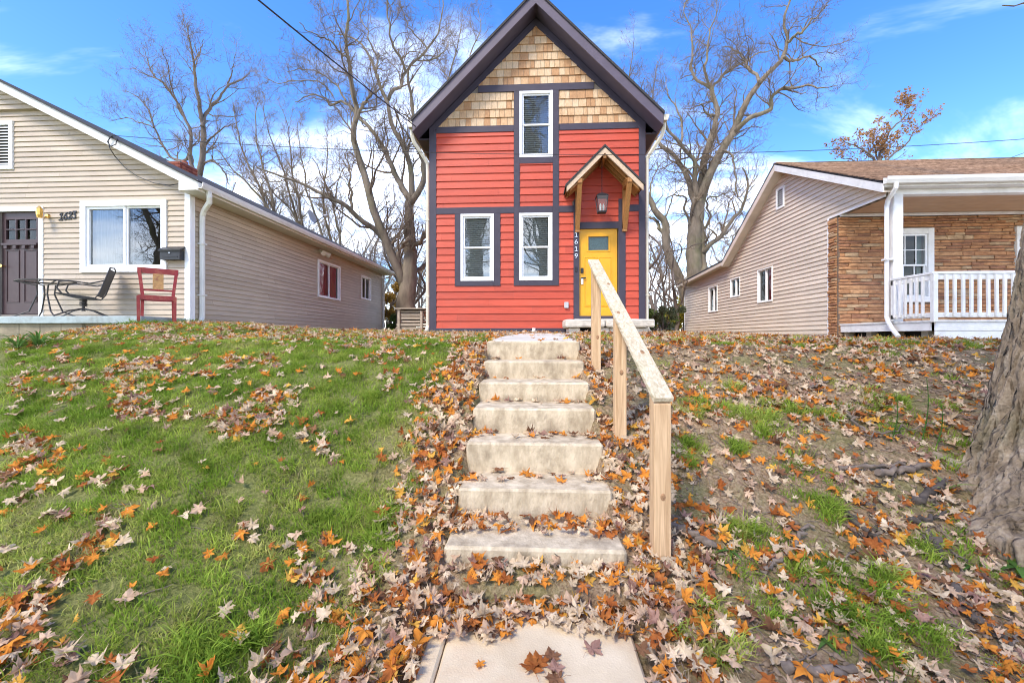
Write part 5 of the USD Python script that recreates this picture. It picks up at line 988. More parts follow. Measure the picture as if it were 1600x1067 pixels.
m_maple = usdkit.material(stage, '/World/Looks/furrowed_maple_bark', {'g': ('geometry', {}), 'm': ('mapping', {'scale': (1, 1, .35)}), 'n': ('noise_texture', {'scale': 9, 'detail': 6, 'roughness': .7}), 'n2': ('noise_texture', {'scale': 1.6, 'detail': 4}), 'n3': ('noise_texture', {'scale': 55, 'detail': 4}),
    'r': ('rgb_ramp', {'ramp': [(.30, (.12, .085, .055)), (.5, (.26, .195, .13)), (.70, (.42, .34, .245))]}), 'gr': ('map_range', {'from_min': .52, 'from_max': .70, 'to_min': 0., 'to_max': .40, 'clamp': True}), 'mg': ('mix_color', {'b': (.16, .18, .075)}), 'mv': ('mapping', {'scale': (15, 15, 4.5)}), 'dn': ('mix_vector', {'fac': .12, 'use_clamp': False}), 'vo': ('voronoi_texture', {'feature': 'distance_to_edge', 'scale': 1.0}), 've': ('map_range', {'from_min': 0., 'from_max': .22, 'clamp': True}), 'b2': ('bump', {'strength': .9, 'distance': .02}), 'b': ('bump', {'strength': .8, 'distance': .012}), 'p': ('principled_bsdf', {'roughness': .95, 'specular_ior_level': .2})},
    [('g.position', 'm.vector'), ('m.vector', 'n.vector'), ('g.position', 'n2.vector'), ('g.position', 'n3.vector'), ('n.fac', 'r.fac'), ('n2.fac', 'gr.value'), ('gr.result', 'mg.fac'), ('r.color', 'mg.a'), ('mg.result', 'p.base_color'), ('n3.fac', 'b.height'), ('g.position', 'mv.vector'), ('mv.vector', 'dn.a'), ('n.color', 'dn.b'), ('dn.result', 'vo.vector'), ('vo.distance', 've.value'), ('ve.result', 'b2.height'), ('b2.normal', 'b.normal'), ('b.normal', 'p.normal')], surface='p.BSDF')
part(mt_, 'trunk', (V, np.vstack([np.stack([A_, B_, C_], -1).reshape(-1, 3), np.stack([A_, C_, D_], -1).reshape(-1, 3)])), m_maple, smooth=True)
for k, (an, Lr_, r0_) in enumerate(((190, .5, .05), (222, 1.1, .055), (250, 1.05, .07), (165, .5, .05))):
    rq = np.random.default_rng(700 + k); an = math.radians(an); tt = np.linspace(0, 1, 12); xx = 3.52 + np.cos(an + .35 * np.sin(tt * 3 + k) * tt) * (.42 + Lr_ * tt); yy = 2.82 + np.sin(an + .35 * np.sin(tt * 3 + k) * tt) * (.42 + Lr_ * tt)
    rt = r0_ * (1 - .75 * tt); v, f = tube(np.stack([xx, yy, ground(xx, yy) + .05 * (1 - tt) - rt * .45 - .03 * tt + .012 * rq.normal(size=12)], 1), rt, 14); v = v + (meshkit.fbm(v * [14, 14, 20], 3, 5) - .5)[:, None] * .04
    part(mt_, 'root', (v, f), m_maple, smooth=True)
rr = np.random.default_rng(9); LP, LR = [], []
for e in ([(4.00, 2.86, 4.6), (3.2, 2.2, 6.2), (3.9, 1.0, 8.4), (4.2, .2, 10.5)], [(4.00, 2.86, 4.7), (4.4, 3.4, 6.6), (5.3, 3.9, 9.0), (5.9, 4.4, 11)], [(4.00, 2.86, 4.8), (3.9, 2.6, 7.0), (4.3, 2.2, 9.5), (4.4, 2.4, 12)], [(4.00, 2.86, 4.3), (4.6, 2.4, 5.6), (6.0, 1.6, 7.0), (7.2, 1.2, 8.5)]):
    c, r_ = smoothline(e, [.22, .15, .09, .04], 22, rr, .05); LP.append(c); LR.append(r_); part(mt_, 'limb', tube(c, r_, 9), m_bark, smooth=True)
mb_ = MB(); P, Rd = np.stack(LP), np.stack(LR)
for (sp, ln, k, up, cr) in [(.5, 1.8, 5, .5, .3), (.3, 1.0, 4, .4, .3), (.25, .6, 3, .3, .35)]:
    P, Rd = spawn(P, Rd, sp, ln, rr, up=up, crook=cr); mb_.add(tubes(P, Rd, k))
tw = [at(1640, 2, 5.4), at(1600, 5, 5.3), at(1585, 10, 5.25), at(1566, 9, 5.2)]; mb_.tube(tw, [.02, .013, .008, .005], 4)
mb_.tube([LP[1][8], (LP[1][8] + tw[0]) / 2 + [0, 0, -.1], tw[0]], [.03, .024, .02], 5)
part(mt_, 'crown', mb_, m_twig)
# bare street trees across the road: seen mirrored in the window panes
s0 = None
for k, (x, y, rzd) in enumerate([(-28.5, -14, 0), (.8, -8, 130), (-3.9, -8.5, 250)]):
    p = fresh('/World', 'street_tree'); xf = UsdGeom.Xform.Define(stage, p); xf.AddTranslateOp().Set(Gf.Vec3d(x, y, -.1)); xf.AddRotateZOp().Set(rzd); xf.AddScaleOp().Set(Gf.Vec3f(1.35))
    xf.GetPrim().GetReferences().AddInternalReference('/World/bare_tree_001'); xf.GetPrim().SetInstanceable(True)
    xf.SetXformOpOrder([o for o in xf.GetOrderedXformOps()])
    tag(xf.GetPrim(), ('bare street tree across the road, mirrored in the beige house window', 'bare street tree across the road, mirrored in the right window of the red house', 'bare street tree across the road, mirrored in the left window of the red house')[k], 'tree', 'street trees across the road')

# a far wood of thin bare stems behind the house plots
rr = np.random.default_rng(808); n = 210; bx = rr.uniform(-30, 24, n); by = rr.uniform(27, 42, n); H = rr.uniform(5, 11, n); P = []
for k in range(8): P.append(np.stack([bx + rr.normal(size=n) * .16 * k ** .8, by + 0 * bx, 1.6 + H * k / 7], 1))
P = np.stack(P, 1); Rd = rr.uniform(.05, .12, n)[:, None] * np.linspace(1, .3, 8)[None]; mb_ = MB().add(tubes(P, Rd, 5))
for (sp, ln, k, up, cr) in [(.50, 2.4, 3, .5, .22), (.40, 1.4, 3, .4, .26), (.55, .8, 3, .3, .28)]:
    P, Rd = spawn(P, Rd, sp, ln, rr, n=4, up=up, crook=cr, rmin=.008); mb_.add(tubes(P, Rd, k))
single('far_wood', mb_, M('far_grey_wood', (0.235, 0.195, 0.165), .95, .25, .5), 'far bare wood behind the houses, a mesh of thin grey stems', 'wood', kind='stuff')
# ------------------------------------------------------------------ grass, fallen leaves, sticks and weeds
def quat_from(n, yaw, rr=None):
    """quaternions (x, y, z, w order kept apart) that turn +z to n after a yaw about z"""
    n = unit(n); z = np.array([0, 0, 1.0]); ax = np.cross(np.broadcast_to(z, n.shape), n); w = 1 + n[:, 2]; qq = np.concatenate([w[:, None], ax], 1); qq /= np.linalg.norm(qq, axis=1, keepdims=True)
    c, s = np.cos(yaw / 2), np.sin(yaw / 2); w1, x1, y1, z1 = qq.T
    return np.stack([w1 * c - z1 * s, x1 * c + y1 * s, y1 * c - x1 * s, w1 * s + z1 * c], 1)
def instancer(name, protos, pos, qt, sc, idx, label, cat=None, kind='stuff'):
    p = fresh('/World', name); pi = UsdGeom.PointInstancer.Define(stage, p); tag(pi.GetPrim(), label, cat, None, kind); rel = pi.CreatePrototypesRel()
    for k, (nm, m, mt) in enumerate(protos):
        v, f = arr(m); g = usdkit.mesh(stage, f'{p}/{nm}' + (f'_{k:03d}' if k else ''), (v, f), mt, True); rel.AddTarget(g.GetPath())
    pi.CreatePositionsAttr(Vt.Vec3fArray.FromNumpy(np.asarray(pos, np.float32))); pi.CreateScalesAttr(Vt.Vec3fArray.FromNumpy(np.asarray(sc, np.float32)))
    pi.CreateOrientationsAttr(Vt.QuathArray([Gf.Quath(float(a), float(b), float(c), float(d)) for a, b, c, d in qt])); pi.CreateProtoIndicesAttr(Vt.IntArray.FromNumpy(np.asarray(idx, np.int32)))
    return p
def gpt(px, py):
    """where the ground is seen at a pixel"""
    ys_ = np.linspace(1.2, 12, 4000); u, v = (px - 800) / FPX, (527 - py) / FPX; d = np.array([-_s + u * _c, _c + u * _s, v]); t = ys_ / d[1]; x, z = d[0] * t, d[2] * t + CAM_Z
    k = np.argmax(z < ground(x, ys_)); return np.array([x[k], ys_[k], z[k]])
def inhouse(x, y):
    return ((x < -6.85) & (y > 6.95)) | ((x > -2.62) & (x < 2.72) & (y > 9.3)) | ((x > 6.45) & (y > 7.05)) | ((x < -6.2) & (y > 18)) | ((np.abs(x - 1.6) < 1.0) & (y > 8.58))
def onstairs(x, y): return (np.abs(x) < .535) & (y > 2.355) & (y < 5.0)
def onwalk(x, y): return ((x > -.51) & (x < .48) & (y < 2.22)) | ((np.abs(x - np.clip(y - 6.4, 0, 3) * .13) < .53) & (y > 4.95) & (y < 8.7))
def inview(x, y, m=.25): return (np.abs(x * 1.0 + .05 * y) < 1.27 * y + m)
corr_l = lambda y: -1.0 - .10 * np.sin(y * 2.3) - .22 * sstep(2.2 - y, 0, .7)
def drift(x, y):
    """share of the ground that leaves hide"""
    P = lambda s, k: meshkit.fbm(np.stack([x * s, y * s, 0 * x + k], -1), 3, 11)
    n1, n2 = P(1.3, .3), P(4.5, 3.3)
    a, b = x * .80 - y * .6, x * .6 + y * .80      # drifts lie slantwise on the lawn
    st = meshkit.fbm(np.stack([b * 3.4, a * 1.5, 0 * x + 9.1], -1), 3, 17); cl = meshkit.fbm(np.stack([b * 7, a * 3.2, 0 * x + 4.1], -1), 2, 23)
    lawn = .78 * sstep(.55 * st + .45 * cl, .515, .64) + .06
    lawn = lawn + .75 * sstep(-x, 1.3, 3.2) * sstep(2.25 - y, 0, .8) * sstep(cl, .40, .58)
    lawn = np.maximum(lawn, .75 * np.exp(-((x + 4.6) / 1.6) ** 2 - ((y - 3.9 - .12 * (x + 4)) / .30) ** 2) * sstep(cl, .38, .55))
    plat = sstep(y, 4.6, 5.6); lawn = lawn * (1 - plat) + plat * (.14 + .66 * sstep(n2, .45, .64))
    right = .32 + .55 * sstep(.5 * n1 + .5 * n2, .47, .60)
    right = np.maximum(right, sstep(2.95 + .25 * (n2 - .5) * 4 - y, 0, .35) * sstep(y, 1.75, 2.1) * sstep(3.0 - x, 0, .5) * (.45 + .55 * sstep(n2, .38, .55)))
    right = right * (1 - plat) + plat * (.22 + .65 * sstep(n2, .42, .62)); right = right * (1 - .7 * sstep(x, 1.1, 1.7) * sstep(1.95 - y, 0, .3) * (1 - sstep(n1, .5, .6)))
    side = sstep(x, -.3, .3); d = lawn * (1 - side) + right * side
    cr_r = .98 + .16 * np.sin(y * 3.1) - .30 * sstep(y, 3.3, 4.6)
    e = .16 * (n2 - .5) * 4; core = sstep(x - corr_l(y) + e, -.12, .22) * sstep(cr_r - x + e, -.15, .25) * (1 - sstep(y, 4.7, 5.6))
    return np.maximum(d, core)
m_leafc = {'cream': ((.46, .335, .205), (.66, .525, .365)), 'tan': ((0.441, 0.282, 0.175), (0.621, 0.441, 0.299)), 'orange': ((.44, .145, .022), (.70, .28, .045)), 'rust': ((.26, .072, .02), (.44, .155, .04)), 'mauve': ((0.226, 0.119, 0.088), (0.373, 0.220, 0.164)), 'golden': ((0.520, 0.260, 0.040), (0.701, 0.407, 0.079)), 'brown': ((0.130, 0.059, 0.032), (0.249, 0.124, 0.062))}
LW_ = {'cream': .31, 'tan': .20, 'orange': .18, 'rust': .14, 'mauve': .06, 'golden': .05, 'brown': .06}
LM = {k: leafmat(f'{k}_maple_leaf', a, b, .22, .62, 22) for k, (a, b) in m_leafc.items()}
half = [(0, -.02), (.15, -.03), (.27, -.10), (.41, -.13), (.33, .02), (.25, .13), (.33, .20), (.45, .24), (.64, .40), (.50, .42), (.40, .50), (.22, .38), (.24, .52), (.33, .66), (.20, .69), (.12, .84), (0, 1.02)]
def leaf_shape(k):
    rr = np.random.default_rng(900 + k); o = np.array(half + [(-x, y) for x, y in half[-2:0:-1]], float); m_ = (o + np.roll(o, -1, 0)) / 2; ed = np.roll(o, -1, 0) - o; m_ = m_ + np.column_stack([ed[:, 1], -ed[:, 0]]) * rr.uniform(-.16, .10, (len(o), 1)); o = np.stack([o, m_], 1).reshape(-1, 2); o = o * (1 + rr.normal(size=o.shape) * .035) * [rr.uniform(.85, 1.1), 1]; c = np.array([0, .30]); n = len(o)
    pts = np.vstack([[c], c + (o - c) * .52, o]); x, y = pts[:, 0], pts[:, 1] - .35
    bend = [(.45, .35, .1), (-.7, .4, .15), (1.1, -.3, .2), (-.5, -.9, -.15), (2.2, .6, .2), (.12, .12, .05), (-1.6, -.7, .3)][k]
    z = bend[0] * x * x + bend[1] * y * y + bend[2] * x * y * 3 + .05 * np.abs(x) ; th_ = np.arctan2(pts[:, 1] - .3, x); z += .17 * np.hypot(x, y) * np.sin(th_ * 5 + k) + .16 * np.hypot(x, y) ** 2 * np.sin(th_ * 2 + 2.3 * k); z[n + 1:] += rr.normal(size=n) * .022; z += rr.normal(size=len(z)) * .006
    if k == 4: pts[:, 0] *= .66
    if k == 6: pts[:, 0] *= .8
    i = np.arange(n); j = (i + 1) % n
    f = np.vstack([np.stack([0 * i, 1 + i, 1 + j], 1), np.stack([1 + i, 1 + n + i, 1 + n + j], 1), np.stack([1 + i, 1 + n + j, 1 + j], 1)])
    sv, sf = tube([(0, -.02, .0), (.03, -.28, .03 + .02 * k), (.10, -.55, .02)], [.014, .011, .010], 3, False)
    return np.column_stack([pts[:, 0], pts[:, 1] - .3, z]), f, sv - [0, .3, 0], sf
SH = [leaf_shape(k) for k in range(7)]
rr = np.random.default_rng(77)
def sample(x0, x1, y0, y1, dens, n):
    x, y = rr.uniform(x0, x1, n), rr.uniform(y0, y1, n); full = n / ((x1 - x0) * (y1 - y0)); k = inview(x, y) & ~inhouse(x, y); x, y = x[k], y[k]
    keep = rr.random(len(x)) < dens(x, y) / full; return x[keep], y[keep]
DENSE = 740
def ldens(x, y): return DENSE * (1 + 1.1 * (np.abs(x) < .75) * (y > 2.0) * (y < 2.36)) * drift(x, y) ** 1.25 * (~onstairs(x, y)) * np.where(onwalk(x, y), np.where(y < 3, sstep(y + .35 * (meshkit.fbm(np.stack([x * 5, y * 5, 0 * x], -1), 3, 5) - .5), 1.93, 2.06), .035), 1)
x, y = sample(-9, 9, 1.35, 9.3, ldens, 116000); x2, y2 = sample(-7, 7, 9.3, 15, lambda a, b: 110 * drift(a, b), 9000); x, y = np.r_[x, x2], np.r_[y, y2]
z = ground(x, y); dr = drift(x, y); lawnish = (x < -.95) & (dr < .55); z = np.where(onwalk(x, y), np.where(y < 3, .014, 1.412 + (y - 4.98) / 3.62 * .125), z)
z += np.where(lawnish, .028 + .02 * rr.random(len(x)), .006 + (.045 * dr + .01) * rr.random(len(x)) ** 1.3); nrm = gnormal(x, y); nrm[onwalk(x, y)] = [0, 0, 1]
tilt = np.where(onwalk(x, y), .10, .20 + .22 * dr)[:, None]
# leaves on the treads
for i, (cnt, back) in enumerate(((150, .30), (34, .45), (42, .50), (16, .7), (10, .75), (8, .8), (9, .3))):
    d0, d1 = SY[i], SY[i + 1] if i < 6 else 4.98; f_ = 1 - (1 - back) * rr.random(cnt) ** 1.5
    if i == 0: f_ = .42 + .58 * rr.random(cnt) ** .8
    xs = rr.uniform(-.5, .5, cnt); ex = rr.random(cnt) < .35; xs = np.where(ex, np.sign(xs) * (.53 - .12 * rr.random(cnt) ** 1.5), xs); yy_ = d0 + (d1 - d0) * f_ - .02
    x, y = np.r_[x, xs], np.r_[y, yy_]; z = np.r_[z, SZ[i] + .008 + .03 * rr.random(cnt) * (1.4 if i == 0 else .6)]; nrm = np.vstack([nrm, np.tile([0, 0, 1.], (cnt, 1))]); tilt = np.vstack([tilt, np.full((cnt, 1), .30 if i == 0 else .18)]); dr = np.r_[dr, np.full(cnt, .8)]
N = len(x); nrm = unit(nrm + rr.normal(size=(N, 3)) * tilt); yaw = rr.uniform(0, 2 * np.pi, N); size = np.where(rr.random(N) < np.where((x > 1.0) | (y > 4.8), .45, .12), rr.uniform(.026, .052, N), rr.uniform(.050, .090, N)) * np.where(rr.random(N) < .15, .7, 1)
qt = quat_from(nrm, yaw); names = list(LW_); ci = rr.choice(len(names), N, p=np.array(list(LW_.values())) / sum(LW_.values())); si = rr.choice(7, N, p=[.2, .2, .14, .14, .10, .12, .10])
# small leaves fallen on the bare slab
for (px, py, s, c) in ((842, 1036, .085, 'rust'), (862, 1026, .075, 'brown'), (832, 1043, .10, 'rust'), (868, 1046, .07, 'mauve'), (750, 1040, .045, 'orange'), (868, 1064, .08, 'brown'), (925, 1012, .09, 'mauve')):
    g = gpt(px, py); x, y, z = np.r_[x, g[0]], np.r_[y, g[1]], np.r_[z, .020]; qt = np.vstack([qt, quat_from(np.array([[0, 0, 1.]]), np.array([rr.uniform(0, 6)]))]); ci = np.r_[ci, names.index(c)]; si = np.r_[si, 5]; size = np.r_[size, s]; dr = np.r_[dr, 0]
N = len(x); base = np.where(onwalk(x, y), 0, ground(x, y)); vis = (np.abs(x + .053 * y) < 1.2 * y) & ((CAM_Z - z) / np.hypot(x, y) < .66)
score = size / np.hypot(x, np.hypot(y, z - CAM_Z)) * np.where(vis, 1, 0) * (1 + 9 * (z - base).clip(0, .06)); score[-7:] = 9; top = np.argsort(-score)[:300]
LPROT = [('leaf', (np.vstack([SH[s][0], SH[s][2]]), np.vstack([SH[s][1], SH[s][3] + len(SH[s][0])])), LM[c]) for c in names for s in range(7)]
rest = np.setdiff1d(np.arange(N), top)
instancer('fallen_leaves', LPROT, np.stack([x, y, z], 1)[rest], qt[rest], np.repeat(size[rest, None], 3, 1), ci[rest] * 7 + si[rest], 'countless fallen maple leaves over lawn, bank and steps', 'leaves')
for c in range(len(names)):
    for s in range(7):
        cp = stage.CreateClassPrim(f'/World/leaf_shape_{names[c]}_{s}'); UsdGeom.Xform.Define(stage, cp.GetPath()).GetPrim().SetSpecifier(Sdf.SpecifierClass)
        usdkit.mesh(stage, f'{cp.GetPath()}/blade', SH[s][:2], LM[names[c]], True); usdkit.mesh(stage, f'{cp.GetPath()}/stalk', SH[s][2:], LM[names[c]])
CN = {'cream': 'pale cream', 'tan': 'pinkish tan', 'orange': 'orange', 'rust': 'rust red', 'mauve': 'dull mauve', 'golden': 'golden yellow', 'brown': 'dark brown'}
for k in top:
    zone = ('lying on the bare slab of the lower walk' if onwalk(x[k], y[k]) and y[k] < 2 else 'lying on a tread of the concrete steps' if onstairs(x[k], y[k]) else 'lying on the left lawn' if x[k] < corr_l(y[k]) - .1 else 'lying on the bank below the old maple' if x[k] > 1.15
            else ('in the drift left of the walk slab' if x[k] < -.52 else 'in the drift right of the walk slab' if x[k] > .5 else 'in the drift between the walk slab and the lowest step') if y[k] < 2.36 else 'in the drift along the left side of the steps' if x[k] < 0 else 'in the drift around the front handrail post')
    p = fresh('/World', 'fallen_leaf'); xf = UsdGeom.Xform.Define(stage, p); xf.AddTranslateOp().Set(Gf.Vec3d(float(x[k]), float(y[k]), float(z[k]))); a = qt[k]; xf.AddOrientOp().Set(Gf.Quatf(*map(float, a))); xf.AddScaleOp().Set(Gf.Vec3f(*[float(size[k])] * 3))
    xf.GetPrim().GetReferences().AddInternalReference(f'/World/leaf_shape_{names[ci[k]]}_{si[k]}'); xf.GetPrim().SetInstanceable(True)
    tag(xf.GetPrim(), f'{CN[names[ci[k]]]} fallen maple leaf {zone}', 'leaf', f'{CN[names[ci[k]]]} leaves {zone}')

# grass
def grassmat(name, a, b, dry):
    return usdkit.material(stage, f'/World/Looks/{name}', {'g': ('geometry', {}), 'n': ('noise_texture', {'scale': 1.7, 'detail': 5, 'roughness': .65}), 'n2': ('noise_texture', {'scale': 40, 'detail': 2}), 'r': ('rgb_ramp', {'ramp': [(.36, a), (.54, b), (.70, dry)]}), 'ad': ('math', {'math_type': 'multiply_add', 'value2': .35}), 'oi': ('object_info', {}), 'rr': ('map_range', {'to_min': .75, 'to_max': 1.25}), 'hs': ('hsv', {'hue': .5, 'saturation': 1.0}),
        'p': ('principled_bsdf', {'roughness': .7, 'specular_ior_level': .15}), 't': ('translucent_bsdf', {}), 'm': ('mix_closure', {'fac': .30}), 'sh': ('math', {'math_type': 'subtract', 'value2': .175})},
        [('g.position', 'n.vector'), ('g.position', 'n2.vector'), ('n2.fac', 'ad.value1'), ('n.fac', 'ad.value3'), ('ad.value', 'sh.value1'), ('sh.value', 'r.fac'), ('r.color', 'hs.color'), ('oi.random', 'rr.value'), ('rr.result', 'hs.value'), ('hs.color', 'p.base_color'), ('hs.color', 't.color'), ('p.BSDF', 'm.closure1'), ('t.BSDF', 'm.closure2')], surface='m.closure')
m_gr = [grassmat('lawn_grass_a', (.12, .21, .016), (.25, .345, .04), (.43, .41, .11)), grassmat('lawn_grass_b', (.155, .24, .022), (.31, .375, .055), (.50, .46, .16)), grassmat('lawn_grass_dry', (.16, .18, .045), (.26, .235, .085), (.42, .35, .18))]
def tuft(seed, n, r_, h, w, droop=.5):
    g = np.random.default_rng(seed); V, F = [], []
    for k in range(n):
        a, rad = g.uniform(0, 2 * np.pi), r_ * math.sqrt(g.random()); b = np.array([rad * math.cos(a), rad * math.sin(a), -.012]); H = h * g.uniform(.5, 1.2); ln = g.normal(size=2) * droop * H; t = g.uniform(0, 2 * np.pi); s = np.array([math.cos(t), math.sin(t), 0]) * w * g.uniform(.7, 1.3) / 2
        m = b + [ln[0] * .35, ln[1] * .35, H * .6]; e = b + [ln[0], ln[1], H * (1 - .25 * min(1, np.hypot(*ln) / H))]
        o = len(V); V += [b - s, b + s, m - s * .8, m + s * .8, e]; F += [[o, o + 1, o + 3], [o, o + 3, o + 2], [o + 2, o + 3, o + 4]]
    return np.array(V), np.array(F)
GP = [('tuft', tuft(500 + k, 62, .085, .056, .0052), m_gr[(0, 1, 1, 0, 2)[k]]) for k in range(5)] + [('clump', tuft(520 + k, 80, .055, .09, .0055, .6), m_gr[k % 2]) for k in range(3)] + [('far_tuft', tuft(540 + k, 48, .11, .062, .0075), m_gr[(0, 1, 2)[k]]) for k in range(3)]
def gd(x, y):
    n = meshkit.fbm(np.stack([x * 1.6, y * 1.6, 0 * x + 6.6], -1), 4, 31); bare = meshkit.fbm(np.stack([x * 1.1, y * 1.1, 0 * x + 2.6], -1), 3, 37)
    left = 165 * (1 - .75 * sstep(drift(x, y), .7, 1.0)) * (1 - .45 * sstep(bare, .60, .70)); right = 85 * sstep(n, .515, .60) * sstep(x, .85, 1.2); right = np.where(y > 5.0, 55, right)
    return np.where(x < -.8 + .25 * (n - .5) * 4, left, np.where(y > 5.0, 50, np.where(x > 0, right, 0))) * (~onwalk(x, y)) * (~onstairs(x, y)) * np.where((y > 4.9) & (np.abs(x) < .8), .5, 1)
x, y = sample(-9, 9, 1.35, 5.6, gd, 27000); xf_, yf_ = sample(-9.5, 9, 5.6, 16, lambda a, b: .55 * gd(a, b), 22000)
clx = []
for (px, py) in ((590, 835), (575, 860), (612, 808), (1085, 692), (1075, 715), (1200, 655), (1240, 640), (1290, 650), (1180, 662), (1330, 960), (1400, 960), (1360, 1000), (1420, 1010), (1380, 900), (1300, 905), (1255, 910), (1440, 850), (1170, 840), (1155, 830), (1110, 1010), (1120, 980), (1290, 790), (1350, 640), (1405, 630), (1370, 625), (1150, 700), (1100, 640), (1160, 615), (1140, 640), (1060, 640), (380, 1010), (350, 1020), (300, 1000)):
    g = gpt(px, py)
    for _ in range(4): clx.append(g[:2] + rr.normal(size=2) * .06)
clx = np.array(clx)
X_, Y_ = np.r_[x, xf_, clx[:, 0]], np.r_[y, yf_, clx[:, 1]]; n1, n2, n3 = len(x), len(xf_), len(clx); idx = np.r_[rr.choice(5, n1, p=[.3, .26, .2, .16, .08]), 8 + rr.choice(3, n2, p=[.3, .4, .3]), 5 + rr.choice(3, n3)]; lg = rr.random(n1 + n2 + n3) < .04; idx = np.where(lg, 5 + rr.choice(3, len(idx)), idx)
S_ = rr.uniform(.75, 1.25, len(X_)); nz_ = gnormal(X_, Y_) * .6 + [0, 0, .4]
edge = np.array([(-6.75 + rr.normal() * .1, yy, 1) for yy in np.linspace(7.0, 9.5, 22)] + [(xx, 6.78 + rr.normal() * .06, 1) for xx in np.linspace(-9.4, -6.6, 40)])
X_, Y_, idx, S_ = np.r_[X_, edge[:, 0]], np.r_[Y_, edge[:, 1]], np.r_[idx, 5 + rr.choice(3, len(edge))], np.r_[S_, rr.uniform(1.2, 2.2, len(edge))]; nz_ = np.vstack([nz_, np.tile([0, 0, 1.], (len(edge), 1))])
instancer('grass', GP, np.stack([X_, Y_, ground(X_, Y_)], 1), quat_from(unit(nz_), rr.uniform(0, 6.28, len(X_))), np.repeat(S_[:, None], 3, 1), idx, 'short green lawn grass and scattered tufts on the bank', 'grass')
# dead twiggy litter and crumbs of soil on the bare bank
LIT = [('twig', tube([(-.5, 0, 0), (-.1, .04, .02), (.2, -.02, .03), (.5, .05, 0)], [.022, .020, .016, .010], 4), m_stick), ('straw', tube([(-.5, 0, 0), (0, .08, .05), (.5, 0, 0)], [.010, .009, .006], 3), m_gr[2]), ('crumb', (lambda m: (np.array(m.vertices) * [.30, .24, .16] * (1 + .25 * np.random.default_rng(3).normal(size=(len(m.vertices), 1))), m.faces))(trimesh.creation.icosphere(1)), M('soil_crumb', (.20, .14, .09), .95, .4, 30))]
x, y = sample(.55, 7, 1.4, 5.4, lambda a, b: np.full(len(a), 480.), 15000); n = len(x); xl_, yl_ = sample(-6, -.8, 1.4, 4.8, lambda a, b: np.full(len(a), 40.), 2500); x, y = np.r_[x, xl_], np.r_[y, yl_]; idx = np.r_[rr.choice(3, n, p=[.20, .45, .35]), rr.choice(2, len(xl_))]
sc = np.where(idx == 2, rr.uniform(.02, .07, len(x)), rr.uniform(.05, .16, len(x)))
k = ~onwalk(x, y) & ~onstairs(x, y); x, y, idx, sc = x[k], y[k], idx[k], sc[k]
instancer('ground_litter', LIT, np.stack([x, y, ground(x, y) + .006], 1), quat_from(unit(gnormal(x, y) + rr.normal(size=(len(x), 3)) * .12), rr.uniform(0, 6.28, len(x))), np.repeat(sc[:, None], 3, 1), idx, 'twigs, straw and soil crumbs on the bank', 'litter')
# sticks and pieces of bark that one can tell apart
def stick(pa, pb, r_, mt, name, label, cat, lift=.022, wob=.02, k=9):
    r_ = r_ * (.75 if name == 'bark_piece' else .9)
    a, b = gpt(*pa), gpt(*pb); n = 14; P = a + (b - a) * np.linspace(0, 1, n)[:, None]; P[:, 2] = np.maximum(P[:, 2], ground(P[:, 0], P[:, 1])) + lift + r_ * .5; P += rr.normal(size=P.shape) * wob * .5
    v, f = tube(P, r_ * (1 + .18 * rr.normal(size=n)) * np.linspace(1.1, .75, n), k); v = v + (meshkit.fbm(v * 38, 3, 3) - .5)[:, None] * r_ * .7; v[:, 2] -= np.where(np.arange(len(v)) < 0, 0, 0); single(name, (v, f), mt, label, cat, smooth=50)
stick((1046, 828), (1118, 862), .028, m_stick, 'fallen_branch', 'thick brown stick leaning out from behind the front handrail post', 'branch')
stick((1312, 737), (1412, 734), .014, m_stick, 'fallen_branch', 'upper of two grey branches lying left of the old maple', 'branch')
stick((1370, 748), (1456, 734), .022, m_stick, 'fallen_branch', 'lower pale branch lying left of the old maple', 'branch')
stick((1262, 612), (1294, 600), .016, m_stick, 'fallen_branch', 'short pale stick high on the right bank', 'branch')
stick((1325, 655), (1350, 682), .012, m_stick, 'fallen_branch', 'thin stick standing out above the leaves in mid bank', 'branch', .04)
stick((1192, 902), (1232, 870), .013, m_stick, 'fallen_branch', 'grey stick among leaves low on the right bank', 'branch')
stick((1238, 868), (1266, 828), .012, m_stick, 'fallen_branch', 'crooked end of the grey stick on the right bank', 'branch')
stick((1352, 690), (1460, 672), .007, m_stick, 'fallen_branch', 'long thin dark twig left of the maple trunk', 'branch', .05)
stick((1225, 1052), (1335, 1050), .026, m_stick, 'bark_piece', 'long split piece of bark at the bottom edge', 'bark', 0)
stick((1322, 806), (1372, 852), .024, m_rotten, 'bark_piece', 'dark wet piece of bark among orange leaves', 'bark')
stick((1432, 790), (1474, 764), .030, m_rotten, 'bark_piece', 'black bark piece beside the flare of the maple', 'bark')
stick((1452, 838), (1482, 892), .022, m_rotten, 'bark_piece', 'dark root piece running down from the maple', 'bark')
stick((1488, 925), (1530, 985), .030, m_rotten, 'bark_piece', 'rotten black bark lying below the maple', 'bark')
stick((1420, 822), (1482, 808), .016, m_rotten, 'bark_piece', 'dark stick pointing at the maple flare', 'bark')
stick((1545, 990), (1578, 1018), .020, m_rotten, 'bark_piece', 'small dark bark piece near the right bottom corner', 'bark')
stick((1580, 1030), (1588, 1000), .006, m_stick, 'fallen_branch', 'thin upright pale twig at the right bottom corner', 'branch', .02)
